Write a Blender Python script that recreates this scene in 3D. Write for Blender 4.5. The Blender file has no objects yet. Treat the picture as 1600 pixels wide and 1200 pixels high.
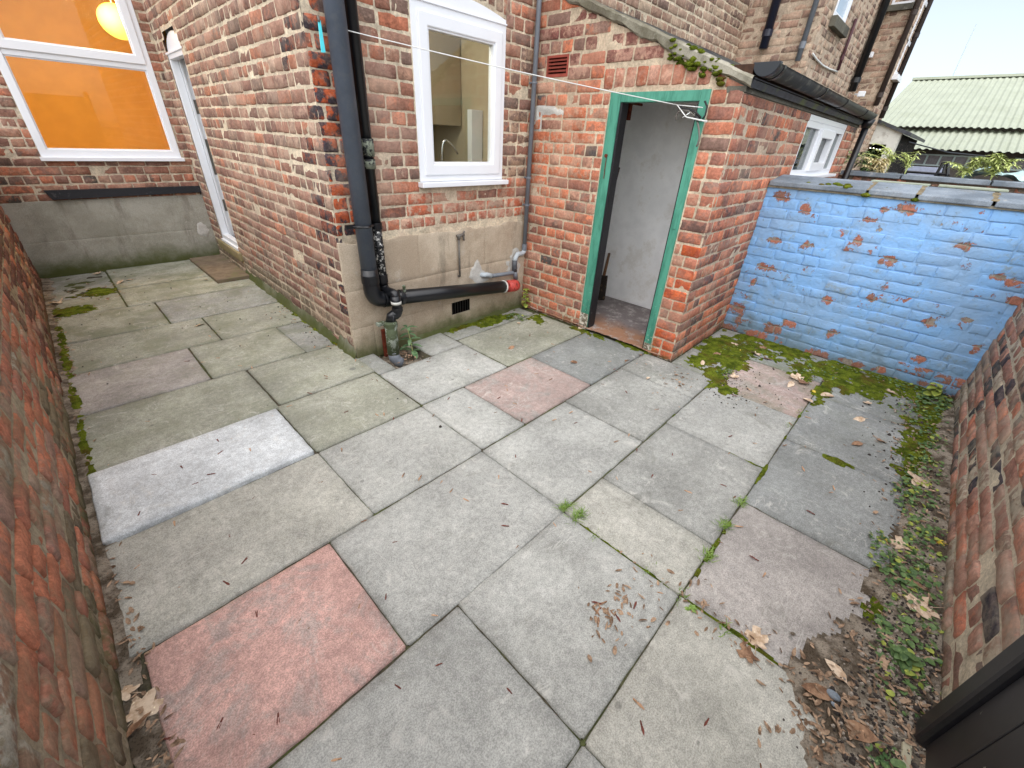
import bpy, math, random
import numpy as np
from mathutils import Vector, Matrix
S = bpy.context.scene
COL = S.collection
R_ = math.radians
# ------------------------------------------------------------------ camera
CAMPOS = Vector((0, 0, 1.54))
RM = Matrix(((0.69793, -0.33886, 0.63093), (-0.71475, -0.38502, 0.58386), (0.04507, -0.85845, -0.51091)))
FPX = 643.58
cam = bpy.data.cameras.new('camera'); camo = bpy.data.objects.new('camera', cam); COL.objects.link(camo)
m3 = Matrix((RM.col[0], -RM.col[1], -RM.col[2])).transposed()
camo.matrix_world = Matrix.Translation(CAMPOS) @ m3.to_4x4()
cam.sensor_width = 36; cam.lens = FPX / 1600 * 36; cam.clip_start = 0.02; cam.clip_end = 800
S.camera = camo
def px(u, v, ax, val):
    "ray through photo pixel, met with the real plane axis=val"
    d = RM @ Vector(((u - 800) / FPX, (v - 600) / FPX, 1.0))
    return CAMPOS + d * ((val - CAMPOS[ax]) / d[ax])
# ------------------------------------------------------------------ light
SUN_EL, SUN_ROT = R_(58), R_(250)
w = bpy.data.worlds.new('World'); S.world = w; w.use_nodes = True
nt = w.node_tree; nt.nodes.clear()
sky = nt.nodes.new('ShaderNodeTexSky'); sky.sky_type = 'NISHITA'; sky.sun_disc = False
sky.sun_elevation = SUN_EL; sky.sun_rotation = SUN_ROT; sky.air_density = 1.0; sky.dust_density = 1.5; sky.ozone_density = 1.0
hs = nt.nodes.new('ShaderNodeHueSaturation'); hs.inputs['Saturation'].default_value = 0.55
bg = nt.nodes.new('ShaderNodeBackground'); bg.inputs['Strength'].default_value = 0.066
ow = nt.nodes.new('ShaderNodeOutputWorld')
nt.links.new(sky.outputs[0], hs.inputs['Color']); nt.links.new(hs.outputs[0], bg.inputs[0]); nt.links.new(bg.outputs[0], ow.inputs[0])
sl = bpy.data.lights.new('sun', 'SUN'); sl.energy = 1.5; sl.angle = R_(125); sl.color = (1.0, 0.965, 0.92)
so = bpy.data.objects.new('sun', sl); COL.objects.link(so)
sd = Vector((math.sin(SUN_ROT) * math.cos(SUN_EL), math.cos(SUN_ROT) * math.cos(SUN_EL), math.sin(SUN_EL)))
so.rotation_euler = (-sd).to_track_quat('-Z', 'Y').to_euler(); so.location = (0, 0, 12)
S.view_settings.view_transform = 'Standard'; S.view_settings.look = 'None'; S.view_settings.gamma = 1
S.view_settings.exposure = 1.72
S.render.engine = 'CYCLES'
S.cycles.max_bounces = 8; S.cycles.transparent_max_bounces = 12
# ------------------------------------------------------------------ helpers
rng = np.random.default_rng(7); random.seed(7)
def lin(r, g, b, a=1.0):
    f = lambda c: (c / 255 / 12.92) if c <= 10.3 else ((c / 255 + .055) / 1.055) ** 2.4
    return (f(r), f(g), f(b), a)
def hashn(i, j, k, seed):
    n = (i * 374761393 + j * 668265263 + k * 1274126177 + seed * 951274213) & 0xffffffff
    n = ((n ^ (n >> 13)) * 1274126177) & 0xffffffff
    return ((n ^ (n >> 16)) & 0xffff) / 65535.0
def vnoise(P, scale, seed=0):
    P = np.asarray(P, float) * scale; I = np.floor(P).astype(np.int64); F = P - I; F = F * F * (3 - 2 * F); r = 0
    for a in (0, 1):
        for b in (0, 1):
            for c in (0, 1):
                wgt = (F[:, 0] if a else 1 - F[:, 0]) * (F[:, 1] if b else 1 - F[:, 1]) * (F[:, 2] if c else 1 - F[:, 2])
                r = r + wgt * hashn(I[:, 0] + a, I[:, 1] + b, I[:, 2] + c, seed)
    return r * 2 - 1
def setp(o, label=None, cat=None, group=None, kind=None):
    if label: o['label'] = label
    if cat: o['category'] = cat
    if group: o['group'] = group
    if kind: o['kind'] = kind
    return o
def thing(name, label, cat, loc=(0, 0, 0), group=None):
    o = bpy.data.objects.new(name, None); COL.objects.link(o); o.location = loc; o.empty_display_size = .1
    return setp(o, label, cat, group)
def wloc(o):
    v = Vector((0, 0, 0))
    while o: v = v + o.location; o = o.parent
    return v
def mkobj(name, V, F, mats, parent=None, c1=None, c2=None, smooth=True, bevel=0, mi=None, origin=None):
    V = np.asarray(V, float).reshape(-1, 3)
    if parent: base = np.array(wloc(parent)); 
    elif origin is not None: base = np.array(origin, float)
    else: base = np.array([(V[:, 0].min() + V[:, 0].max()) / 2, (V[:, 1].min() + V[:, 1].max()) / 2, V[:, 2].min()])
    me = bpy.data.meshes.new(name)
    me.from_pydata((V - base).tolist(), [], F if isinstance(F, list) else F.tolist())
    if not isinstance(mats, (list, tuple)): mats = [mats]
    for m in mats: me.materials.append(m)
    for nm, c in (('Col', c1), ('Col2', c2)):
        if c is not None:
            a = me.attributes.new(nm, 'FLOAT_COLOR', 'POINT'); a.data.foreach_set('color', np.asarray(c, np.float32).reshape(-1))
    if mi is not None: me.polygons.foreach_set('material_index', np.asarray(mi, np.int32))
    me.polygons.foreach_set('use_smooth', np.full(len(me.polygons), smooth))
    me.validate(); me.update()
    o = bpy.data.objects.new(name, me); COL.objects.link(o)
    if parent: o.parent = parent
    else: o.location = base
    if bevel:
        b = o.modifiers.new('bevel', 'BEVEL'); b.width = bevel; b.segments = 2; b.limit_method = 'ANGLE'; b.angle_limit = R_(35)
        if smooth: b.harden_normals = False
    return o
class MB:
    def __init__(s): s.V = []; s.F = []; s.M = []
    def add(s, V, F, m=0):
        n = len(s.V); s.V += [tuple(v) for v in V]; s.F += [[i + n for i in f] for f in F]; s.M += [m] * len(F); return s
    def box(s, x0, x1, y0, y1, z0, z1, m=0):
        V = [(x, y, z) for z in (z0, z1) for y in (y0, y1) for x in (x0, x1)]
        return s.add(V, [(0, 2, 3, 1), (4, 5, 7, 6), (0, 1, 5, 4), (2, 6, 7, 3), (0, 4, 6, 2), (1, 3, 7, 5)], m)
    def pbox(s, fr, u0, u1, v0, v1, d0, d1, m=0):
        O, U, Vv, N = fr
        V = [O + U * u + Vv * v + N * d for d in (d0, d1) for v in (v0, v1) for u in (u0, u1)]
        return s.add(V, [(0, 2, 3, 1), (4, 5, 7, 6), (0, 1, 5, 4), (2, 6, 7, 3), (0, 4, 6, 2), (1, 3, 7, 5)], m)
    def ring(s, fr, u0, u1, v0, v1, wd, d0, d1, m=0, wb=None):
        O, U, Vv, N = fr; wb = wd if wb is None else wb
        V = []
        for d in (d0, d1):
            for a, b in ((0, 0), (1, 0), (1, 1), (0, 1)): V.append(O + U * (u1 if a else u0) + Vv * (v1 if b else v0) + N * d)
            for a, b in ((0, 0), (1, 0), (1, 1), (0, 1)): V.append(O + U * (u1 - wd if a else u0 + wd) + Vv * (v1 - wd if b else v0 + wb) + N * d)
        F = []
        for i in range(4):
            j = (i + 1) % 4
            F += [(i, j, 4 + j, 4 + i), (8 + i, 12 + i, 12 + j, 8 + j), (i, 8 + i, 8 + j, j), (4 + i, 4 + j, 12 + j, 12 + i)]
        return s.add(V, F, m)
    def tube(s, pts, r, n=12, m=0, cap=True):
        pts = [Vector(p) for p in pts]; rr = r if isinstance(r, (list, tuple)) else [r] * len(pts)
        V = []; F = []; up = None
        for i, p in enumerate(pts):
            t = (pts[min(i + 1, len(pts) - 1)] - pts[max(i - 1, 0)])
            if t.length < 1e-9: t = Vector((0, 0, 1))
            t.normalize()
            if up is None: up = t.orthogonal().normalized()
            a = (up - t * up.dot(t)); a = a.normalized() if a.length > 1e-6 else t.orthogonal().normalized(); up = a; b = t.cross(a)
            for k in range(n):
                an = 2 * math.pi * k / n; V.append(p + (a * math.cos(an) + b * math.sin(an)) * rr[i])
        for i in range(len(pts) - 1):
            for k in range(n):
                k2 = (k + 1) % n; F.append((i * n + k, i * n + k2, (i + 1) * n + k2, (i + 1) * n + k))
        if cap: F.append(tuple(range(n - 1, -1, -1))); F.append(tuple((len(pts) - 1) * n + k for k in range(n)))
        return s.add(V, F, m)
    def build(s, name, mats, parent=None, bevel=0, smooth=False, **k):
        return mkobj(name, s.V, s.F, mats, parent, bevel=bevel, smooth=smooth, mi=s.M, **k)
    def each(s, name, mats, parent=None, bevel=0, smooth=False):
        "one object per connected piece"
        par = list(range(len(s.V)))
        def fd(a):
            while par[a] != a: par[a] = par[par[a]]; a = par[a]
            return a
        for f in s.F:
            for q in f[1:]: par[fd(q)] = fd(f[0])
        gr = {}
        for f in s.F: gr.setdefault(fd(f[0]), []).append(f)
        out = []
        for fs in gr.values():
            ix = sorted({q for f in fs for q in f}); mp_ = {q: i for i, q in enumerate(ix)}
            out.append(mkobj(name, [s.V[q] for q in ix], [[mp_[q] for q in f] for f in fs], mats, parent, bevel=bevel, smooth=smooth))
        return out
def arc(p0, pc, p1, n=7):
    p0, pc, p1 = Vector(p0), Vector(pc), Vector(p1)
    return [p0 * (1 - t) ** 2 + pc * 2 * t * (1 - t) + p1 * t * t for t in [i / n for i in range(n + 1)]]
def frame_of(O, U, N): return (Vector(O), Vector(U).normalized(), Vector((0, 0, 1)), Vector(N).normalized())
# ------------------------------------------------------------------ materials
class NT:
    def __init__(s, name):
        s.m = bpy.data.materials.new(name); s.m.use_nodes = True; s.t = s.m.node_tree; s.t.nodes.clear()
        s.out = s.t.nodes.new('ShaderNodeOutputMaterial'); s.b = s.t.nodes.new('ShaderNodeBsdfPrincipled')
        s.t.links.new(s.b.outputs[0], s.out.inputs[0]); s.geo = s.t.nodes.new('ShaderNodeNewGeometry'); s.pos = s.geo.outputs['Position']
    def n(s, typ, **k):
        x = s.t.nodes.new(typ)
        for a, b in k.items(): setattr(x, a, b)
        return x
    def l(s, a, b): s.t.links.new(a, b)
    def inp(s, sock, v):
        if hasattr(v, 'is_linked') or isinstance(v, bpy.types.NodeSocket): s.l(v, sock)
        else: sock.default_value = v
    def noise(s, scale, detail=4, rough=.6, vec=None, dist=0):
        x = s.n('ShaderNodeTexNoise'); s.l(vec or s.pos, x.inputs['Vector']); x.inputs['Scale'].default_value = scale
        x.inputs['Detail'].default_value = detail; x.inputs['Roughness'].default_value = rough; x.inputs['Distortion'].default_value = dist
        return x.outputs[0]
    def vor(s, scale, feat='F1', vec=None, out=0, rnd=1):
        x = s.n('ShaderNodeTexVoronoi', feature=feat); s.l(vec or s.pos, x.inputs['Vector']); x.inputs['Scale'].default_value = scale
        x.inputs['Randomness'].default_value = rnd; return x.outputs[out]
    def ramp(s, v, a, b, c=0., d=1.):
        x = s.n('ShaderNodeMapRange', clamp=True, interpolation_type='SMOOTHSTEP'); s.l(v, x.inputs[0])
        for i, q in enumerate((a, b, c, d)): s.inp(x.inputs[i + 1], q)
        return x.outputs[0]
    def math(s, op, a, b=0.):
        x = s.n('ShaderNodeMath', operation=op); s.inp(x.inputs[0], a); s.inp(x.inputs[1], b); return x.outputs[0]
    def mix(s, f, a, b, mode='MIX'):
        x = s.n('ShaderNodeMix', data_type='RGBA', blend_type=mode); s.inp(x.inputs[0], f)
        s.inp(x.inputs[6], a); s.inp(x.inputs[7], b); return x.outputs[2]
    def attr(s, name):
        x = s.n('ShaderNodeAttribute', attribute_name=name); return x.outputs['Color'], x.outputs['Alpha']
    def z(s, i=2):
        x = s.n('ShaderNodeSeparateXYZ'); s.l(s.pos, x.inputs[0]); return x.outputs[i]
    def scalevec(s, sc, rot=(0, 0, 0)):
        x = s.n('ShaderNodeMapping'); s.l(s.pos, x.inputs[0]); x.inputs['Scale'].default_value = sc; x.inputs['Rotation'].default_value = rot; return x.outputs[0]
    def bump(s, h, strength=.5, dist=.01, nrm=None):
        x = s.n('ShaderNodeBump'); x.inputs['Strength'].default_value = strength; x.inputs['Distance'].default_value = dist
        s.l(h, x.inputs['Height'])
        if nrm: s.l(nrm, x.inputs['Normal'])
        return x.outputs[0]
    def fin(s, col, rough=.8, nrm=None, spec=.3, metal=0):
        s.inp(s.b.inputs['Base Color'], col); s.inp(s.b.inputs['Roughness'], rough); s.b.inputs['Specular IOR Level'].default_value = spec
        s.b.inputs['Metallic'].default_value = metal
        if nrm: s.l(nrm, s.b.inputs['Normal'])
        return s.m
def simple(name, col, rough=.6, nscale=20, var=.12, bump=.15, spec=.4, metal=0, dirt=None, dirt_amt=.0, dscale=8):
    t = NT(name); n = t.noise(nscale, 5)
    f = t.ramp(n, .3, .7, 1 - var, 1 + var)
    mm = t.n('ShaderNodeVectorMath', operation='SCALE'); mm.inputs[0].default_value = col[:3]; t.l(f, mm.inputs['Scale'])
    c = mm.outputs[0]
    if dirt: c = t.mix(t.math('MULTIPLY', t.ramp(t.noise(dscale, 6, .7), .5, .64), dirt_amt), c, dirt)
    return t.fin(c, rough, t.bump(n, bump, .003), spec, metal)
GREEN = lin(74, 92, 34); DARKSOIL = lin(52, 46, 38)
def brick_mat(name, mossh=.25, moss=.7, lime=.5, soot=.55, wash=0., washcol=lin(190, 175, 160), bumps=.8):
    t = NT(name); c1, a1 = t.attr('Col'); c2, a2 = t.attr('Col2')
    k = t.ramp(t.noise(17, 5, .62), .45, .57)
    c = t.mix(k, c1, c2)
    f = t.noise(58, 9, .8); f2 = t.noise(11, 4, .6)
    c = t.mix(1., c, t.ramp(f, .32, .68, .68, 1.24), 'MULTIPLY'); c = t.mix(1., c, t.ramp(f2, .3, .7, .82, 1.15), 'MULTIPLY')
    lm = t.math('MULTIPLY', t.ramp(t.noise(23, 6, .75), .54, .66), t.math('MULTIPLY', a1, lime))
    c = t.mix(lm, c, washcol)
    sm = t.math('MULTIPLY', t.ramp(t.noise(9, 6, .7, dist=.5), .52, .66), t.math('MULTIPLY', a2, soot))
    c = t.mix(sm, c, lin(48, 40, 42))
    if wash: c = t.mix(t.math('MULTIPLY', t.ramp(t.noise(2.2, 6, .7), .48, .62), wash), c, washcol)
    if moss:
        hz = t.math('ADD', t.z(), t.math('MULTIPLY', t.math('SUBTRACT', t.noise(3.3, 6, .75), .5), .75))
        mk = t.math('MULTIPLY', t.ramp(hz, mossh, -.06), t.math('MULTIPLY', t.ramp(t.noise(26, 5, .7), .34, .56), moss))
        mc = t.mix(t.noise(7, 3), lin(88, 92, 62), lin(70, 84, 30)); c = t.mix(mk, c, mc)
    sp = t.ramp(t.vor(190), .0, .22, .6, 1.); c = t.mix(t.ramp(t.noise(40), .5, .6), c, t.mix(1., c, sp, 'MULTIPLY'))
    h = t.math('ADD', t.noise(60, 8, .75), t.math('MULTIPLY', t.noise(16, 4, .6), 1.4))
    return t.fin(c, .88, t.bump(h, bumps, .008), .25)
def blue_mat():
    t = NT('peeling_blue_paint'); c1, a1 = t.attr('Col'); c2, a2 = t.attr('Col2')
    red = t.mix(t.ramp(t.noise(20, 5), .4, .6), c1, c2)
    red = t.mix(1., red, t.ramp(t.noise(70, 5, .7), .3, .7, .7, 1.2), 'MULTIPLY')
    p = t.mix(t.ramp(t.noise(3.1, 5, .65), .38, .62), lin(134, 184, 236), lin(140, 178, 218))
    p = t.mix(t.math('MULTIPLY', t.ramp(t.noise(7.5, 7, .75), .53, .68), t.math('ADD', t.math('MULTIPLY', a2, .9), .08)), p, lin(138, 152, 158))
    p = t.mix(t.math('MULTIPLY', t.ramp(t.noise(30, 6, .75, dist=.6), .6, .67), .55), p, lin(92, 102, 108))
    p = t.mix(t.math('MULTIPLY', t.ramp(t.noise(14, 7, .8), .6, .68), .35), p, lin(170, 196, 232))
    zz = t.z(); gd = t.math('MULTIPLY', t.ramp(t.math('ADD', zz, t.math('MULTIPLY', t.math('SUBTRACT', t.noise(4, 5, .7), .5), .6)), .3, -.05), .62)
    p = t.mix(gd, p, lin(104, 112, 96))
    pn = t.math('ADD', t.math('MULTIPLY', a1, .27), t.noise(19, 9, .78, dist=.5))
    pk = t.ramp(pn, .662, .676)
    c = t.mix(pk, p, red)
    h = t.math('ADD', t.math('MULTIPLY', t.noise(45, 8, .7), .7), t.math('ADD', t.math('MULTIPLY', t.noise(14, 4), 1.2), t.math('MULTIPLY', pk, -.5)))
    return t.fin(c, t.ramp(pk, 0, 1, .5, .85), t.bump(h, .7, .009), .35)
def slab_mat():
    t = NT('weathered_concrete_flags'); c1, a1 = t.attr('Col')
    big = t.noise(2.6, 6, .65); c2_, a2_ = t.attr('Col2'); c1 = t.mix(t.ramp(t.noise(5.5, 7, .75, dist=.6), .46, .62), c1, c2_); c = t.mix(1., c1, t.ramp(big, .3, .7, .80, 1.14), 'MULTIPLY')
    c = t.mix(1., c, t.ramp(t.noise(210, 4, .75), .36, .64, .74, 1.22), 'MULTIPLY')
    c = t.mix(1., c, t.ramp(t.noise(34, 5, .7), .3, .7, .85, 1.14), 'MULTIPLY')
    pits = t.math('MULTIPLY', t.ramp(t.vor(120), .17, .1), t.ramp(t.noise(15, 3), .45, .6)); c = t.mix(t.math('MULTIPLY', pits, .55), c, lin(92, 90, 84))
    grit = t.ramp(t.vor(75), .13, .08); c = t.mix(t.math('MULTIPLY', grit, .35), c, lin(215, 212, 202))
    # algae
    al = t.math('MULTIPLY', t.ramp(t.noise(3.4, 6, .7), .40, .66), t.math('MULTIPLY', a1, .85)); c = t.mix(al, c, lin(112, 118, 90))
    # pale scuffs and scratches
    for i, (sc, rot) in enumerate((((1.6, 9, 1), (0, 0, .6)), ((9, 1.5, 1), (0, 0, .25)), ((2, 7, 1), (0, 0, -.9)))):
        v = t.scalevec(sc, rot); n = t.noise(1.7, 3, .55, vec=v, dist=.8)
        ln = t.ramp(t.math('ABSOLUTE', t.math('SUBTRACT', n, .5)), .012, .002)
        gate = t.ramp(t.noise(2.1 + i, 3), .56, .66)
        c = t.mix(t.math('MULTIPLY', t.math('MULTIPLY', ln, gate), .34), c, lin(222, 220, 212))
    sc = t.ramp(t.noise(6, 7, .78, dist=1.2), .56, .68); c = t.mix(t.math('MULTIPLY', sc, .36), c, lin(218, 216, 208))
    # trodden gum spots
    gv = t.vor(2.3); gm = t.math('MULTIPLY', t.ramp(gv, .062, .05), t.ramp(t.noise(.9, 1), .46, .52)); c = t.mix(t.math('MULTIPLY', gm, .6), c, lin(104, 106, 104))
    dk = t.math('MULTIPLY', t.ramp(t.noise(4.5, 7, .75, dist=.8), .57, .70), .42); c = t.mix(dk, c, lin(112, 112, 102))
    g2 = t.math('MULTIPLY', t.ramp(t.vor(8), .10, .07), t.ramp(t.noise(2.2, 2), .55, .62)); c = t.mix(t.math('MULTIPLY', g2, .5), c, lin(96, 96, 92))
    h = t.math('ADD', t.noise(190, 4, .7), t.math('MULTIPLY', t.noise(18, 5, .6), .8))
    return t.fin(c, .86, t.bump(h, .5, .0035), .25)
def render_mat(name, col, col2, algae=1., lo=.3, stain=.5):
    t = NT(name); c = t.mix(t.ramp(t.noise(2.3, 7, .68), .36, .64), col, col2)
    st = t.scalevec((4, 4, .8)); c = t.mix(t.math('MULTIPLY', t.ramp(t.noise(1.6, 6, .7, vec=st), .52, .68), stain), c, lin(104, 98, 86))
    c = t.mix(t.math('MULTIPLY', t.ramp(t.noise(8, 7, .75), .58, .7), .35), c, lin(202, 198, 188))
    c = t.mix(1., c, t.ramp(t.noise(150, 4, .7), .3, .7, .82, 1.15), 'MULTIPLY')
    hz = t.math('ADD', t.z(), t.math('MULTIPLY', t.math('SUBTRACT', t.noise(2.7, 6, .7), .5), .35))
    c = t.mix(t.math('MULTIPLY', t.ramp(hz, lo, 0), algae), c, lin(84, 90, 52))
    h = t.math('ADD', t.noise(110, 5, .7), t.math('MULTIPLY', t.noise(9, 5), 2))
    return t.fin(c, .9, t.bump(h, .5, .006), .2)
M_brick = brick_mat('house_brick', mossh=.10, lime=.8, soot=.45, wash=.32, washcol=lin(196, 168, 148), bumps=1.)
M_brick_out = brick_mat('outhouse_brick', mossh=.06, lime=.9, soot=.35, wash=.26, washcol=lin(200, 166, 142), bumps=1.)
M_brick_left = brick_mat('left_wall_brick', mossh=.16, moss=.7, lime=.8, soot=.4, wash=.45, washcol=lin(142, 130, 104), bumps=1.)
M_brick_right = brick_mat('right_wall_brick', mossh=.1, moss=.6, lime=.8, soot=.5, wash=.5, washcol=lin(176, 164, 146))
M_brick_far = brick_mat('far_brick', moss=0, lime=.4, soot=.4, bumps=.5)
M_blue = blue_mat(); M_slab = slab_mat()
M_rend1 = render_mat('grey_cement_render', lin(152, 150, 138), lin(176, 174, 164), 1., .26, .45)
M_rend2 = render_mat('buff_cement_render', lin(172, 156, 136), lin(196, 182, 162), .9, .22, .5)
M_white = simple('white_upvc', lin(232, 235, 240), .28, 3, .02, .0, .5)
M_whitewash = simple('whitewashed_plaster', lin(240, 241, 240), .85, 6, .07, .5, .2, dirt=lin(176, 168, 150), dirt_amt=.35, dscale=3)
M_green = simple('teal_gloss_paint', lin(62, 152, 126), .42, 9, .12, .25, .5)
def paint_green():
    t = NT('chipped_teal_paint'); c = t.mix(t.ramp(t.noise(7, 6, .7, vec=t.scalevec((3, 3, .6))), .4, .65), lin(78, 150, 128), lin(54, 122, 102))
    lowz = t.ramp(t.z(), .7, 0, 0, .09); k = t.math('ADD', t.noise(38, 9, .78), lowz); ch = t.ramp(k, .655, .67); c = t.mix(ch, c, t.mix(t.ramp(t.noise(60, 3), .45, .55), lin(206, 202, 190), lin(70, 66, 58)))
    return t.fin(c, .5, t.bump(t.math('ADD', t.math('MULTIPLY', ch, -.8), t.math('MULTIPLY', t.noise(14, 5, .7, vec=t.scalevec((4, 4, .5))), .8)), .5, .004), .45)
M_green = paint_green()
def chipped(name, base, chip, sc=18, th=.62, rough=.4):
    t = NT(name); k = t.ramp(t.noise(sc, 7, .75), th, th + .03)
    c = t.mix(k, base, chip); c = t.mix(1., c, t.ramp(t.noise(50, 4), .3, .7, .85, 1.15), 'MULTIPLY')
    return t.fin(c, rough, t.bump(t.math('MULTIPLY', k, -1.), .5, .003), .4)
M_blackpaint = chipped('black_chipped_paint', lin(30, 30, 34), lin(170, 168, 160), 22, .66, .4)
M_bandp = chipped('black_bitumen', lin(26, 27, 32), lin(60, 60, 62), 14, .58, .75)
M_pipe = simple('grey_black_plastic', lin(76, 84, 96), .42, 12, .08, .05, .5, dirt=lin(110, 110, 105), dirt_amt=.18, dscale=25)
M_pipeb = simple('black_plastic', lin(19, 21, 25), .33, 12, .1, .05, .5)
M_pipespot = chipped('black_plastic_paint_spots', lin(20, 21, 24), lin(215, 214, 208), 42, .545, .4)
M_greypipe = simple('grey_waste_plastic', lin(112, 118, 126), .45, 12, .08, .05, .45)
M_ltgrey = simple('pale_grey_plastic', lin(176, 186, 192), .4, 12, .06, .05, .45)
M_redclay = chipped('red_primer', lin(190, 74, 66), lin(92, 34, 30), 30, .56, .5)
M_algaepipe = chipped('green_stained_iron', lin(72, 82, 58), lin(138, 146, 134), 16, .52, .7)
M_rust = simple('rusty_iron', lin(104, 46, 28), .85, 30, .3, .4, .3)
M_iron = simple('old_grey_iron', lin(108, 104, 98), .6, 40, .25, .3, .5, .3)
M_terra = simple('terracotta', lin(150, 74, 62), .75, 20, .15, .3, .3)
M_painted_shade = simple('painted_shade', lin(8, 8, 8), .95, 5, .1, 0, 0)  # flat black that paints in the shade inside openings
M_gutter = simple('black_gutter_plastic', lin(52, 54, 55), .42, 10, .14, .1, .5, dirt=lin(120, 118, 108), dirt_amt=.4, dscale=10)
M_concrete = render_mat('mossy_concrete', lin(104, 100, 84), lin(160, 156, 142), 0, .1, .9)
M_sootcon = render_mat('sooty_concrete', lin(74, 72, 66), lin(104, 102, 92), 0, .1, .9)
M_coping = render_mat('slate_grey_coping', lin(104, 114, 124), lin(140, 150, 160), 0, .1, .35)
M_slate = simple('roof_slate', lin(64, 66, 72), .6, 18, .3, .4, .4, dirt=lin(96, 104, 52), dirt_amt=.7, dscale=6)
M_wood = simple('dark_wood', lin(62, 40, 26), .7, 30, .3, .4, .3)
M_tape = simple('white_tape', lin(205, 206, 200), .7, 20, .1, .3, .3)
M_turq = simple('turquoise_plastic', lin(84, 212, 224), .4, 20, .06, .05, .5)
M_rope = simple('white_plastic_line', lin(214, 216, 214), .5, 30, .08, .05, .4)
M_stone = render_mat('sandstone_step', lin(132, 120, 84), lin(150, 138, 106), .8, .25, .5)
def glass_mat(name, tint, ior=1.5, rough=.02):
    t = NT(name); t.t.nodes.remove(t.b); fr = t.n('ShaderNodeFresnel'); t.l(t.ramp(t.geo.outputs['Backfacing'], 0, 1, ior, 1 / ior), fr.inputs[0])
    gl = t.n('ShaderNodeBsdfGlossy'); gl.inputs['Roughness'].default_value = rough; tr = t.n('ShaderNodeBsdfTransparent'); tr.inputs[0].default_value = tint
    mx = t.n('ShaderNodeMixShader'); t.l(fr.outputs[0], mx.inputs[0]); t.l(tr.outputs[0], mx.inputs[1]); t.l(gl.outputs[0], mx.inputs[2]); t.l(mx.outputs[0], t.out.inputs[0]); return t.m
M_glass = glass_mat('window_glass', (.92, .94, .92, 1)); M_glassd = glass_mat('window_glass_far', (.5, .56, .55, 1), 1.9)
def emis(name, col, st):
    t = NT(name); t.b.inputs['Emission Color'].default_value = col; t.b.inputs['Emission Strength'].default_value = st; return t.fin(col, .8)
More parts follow.
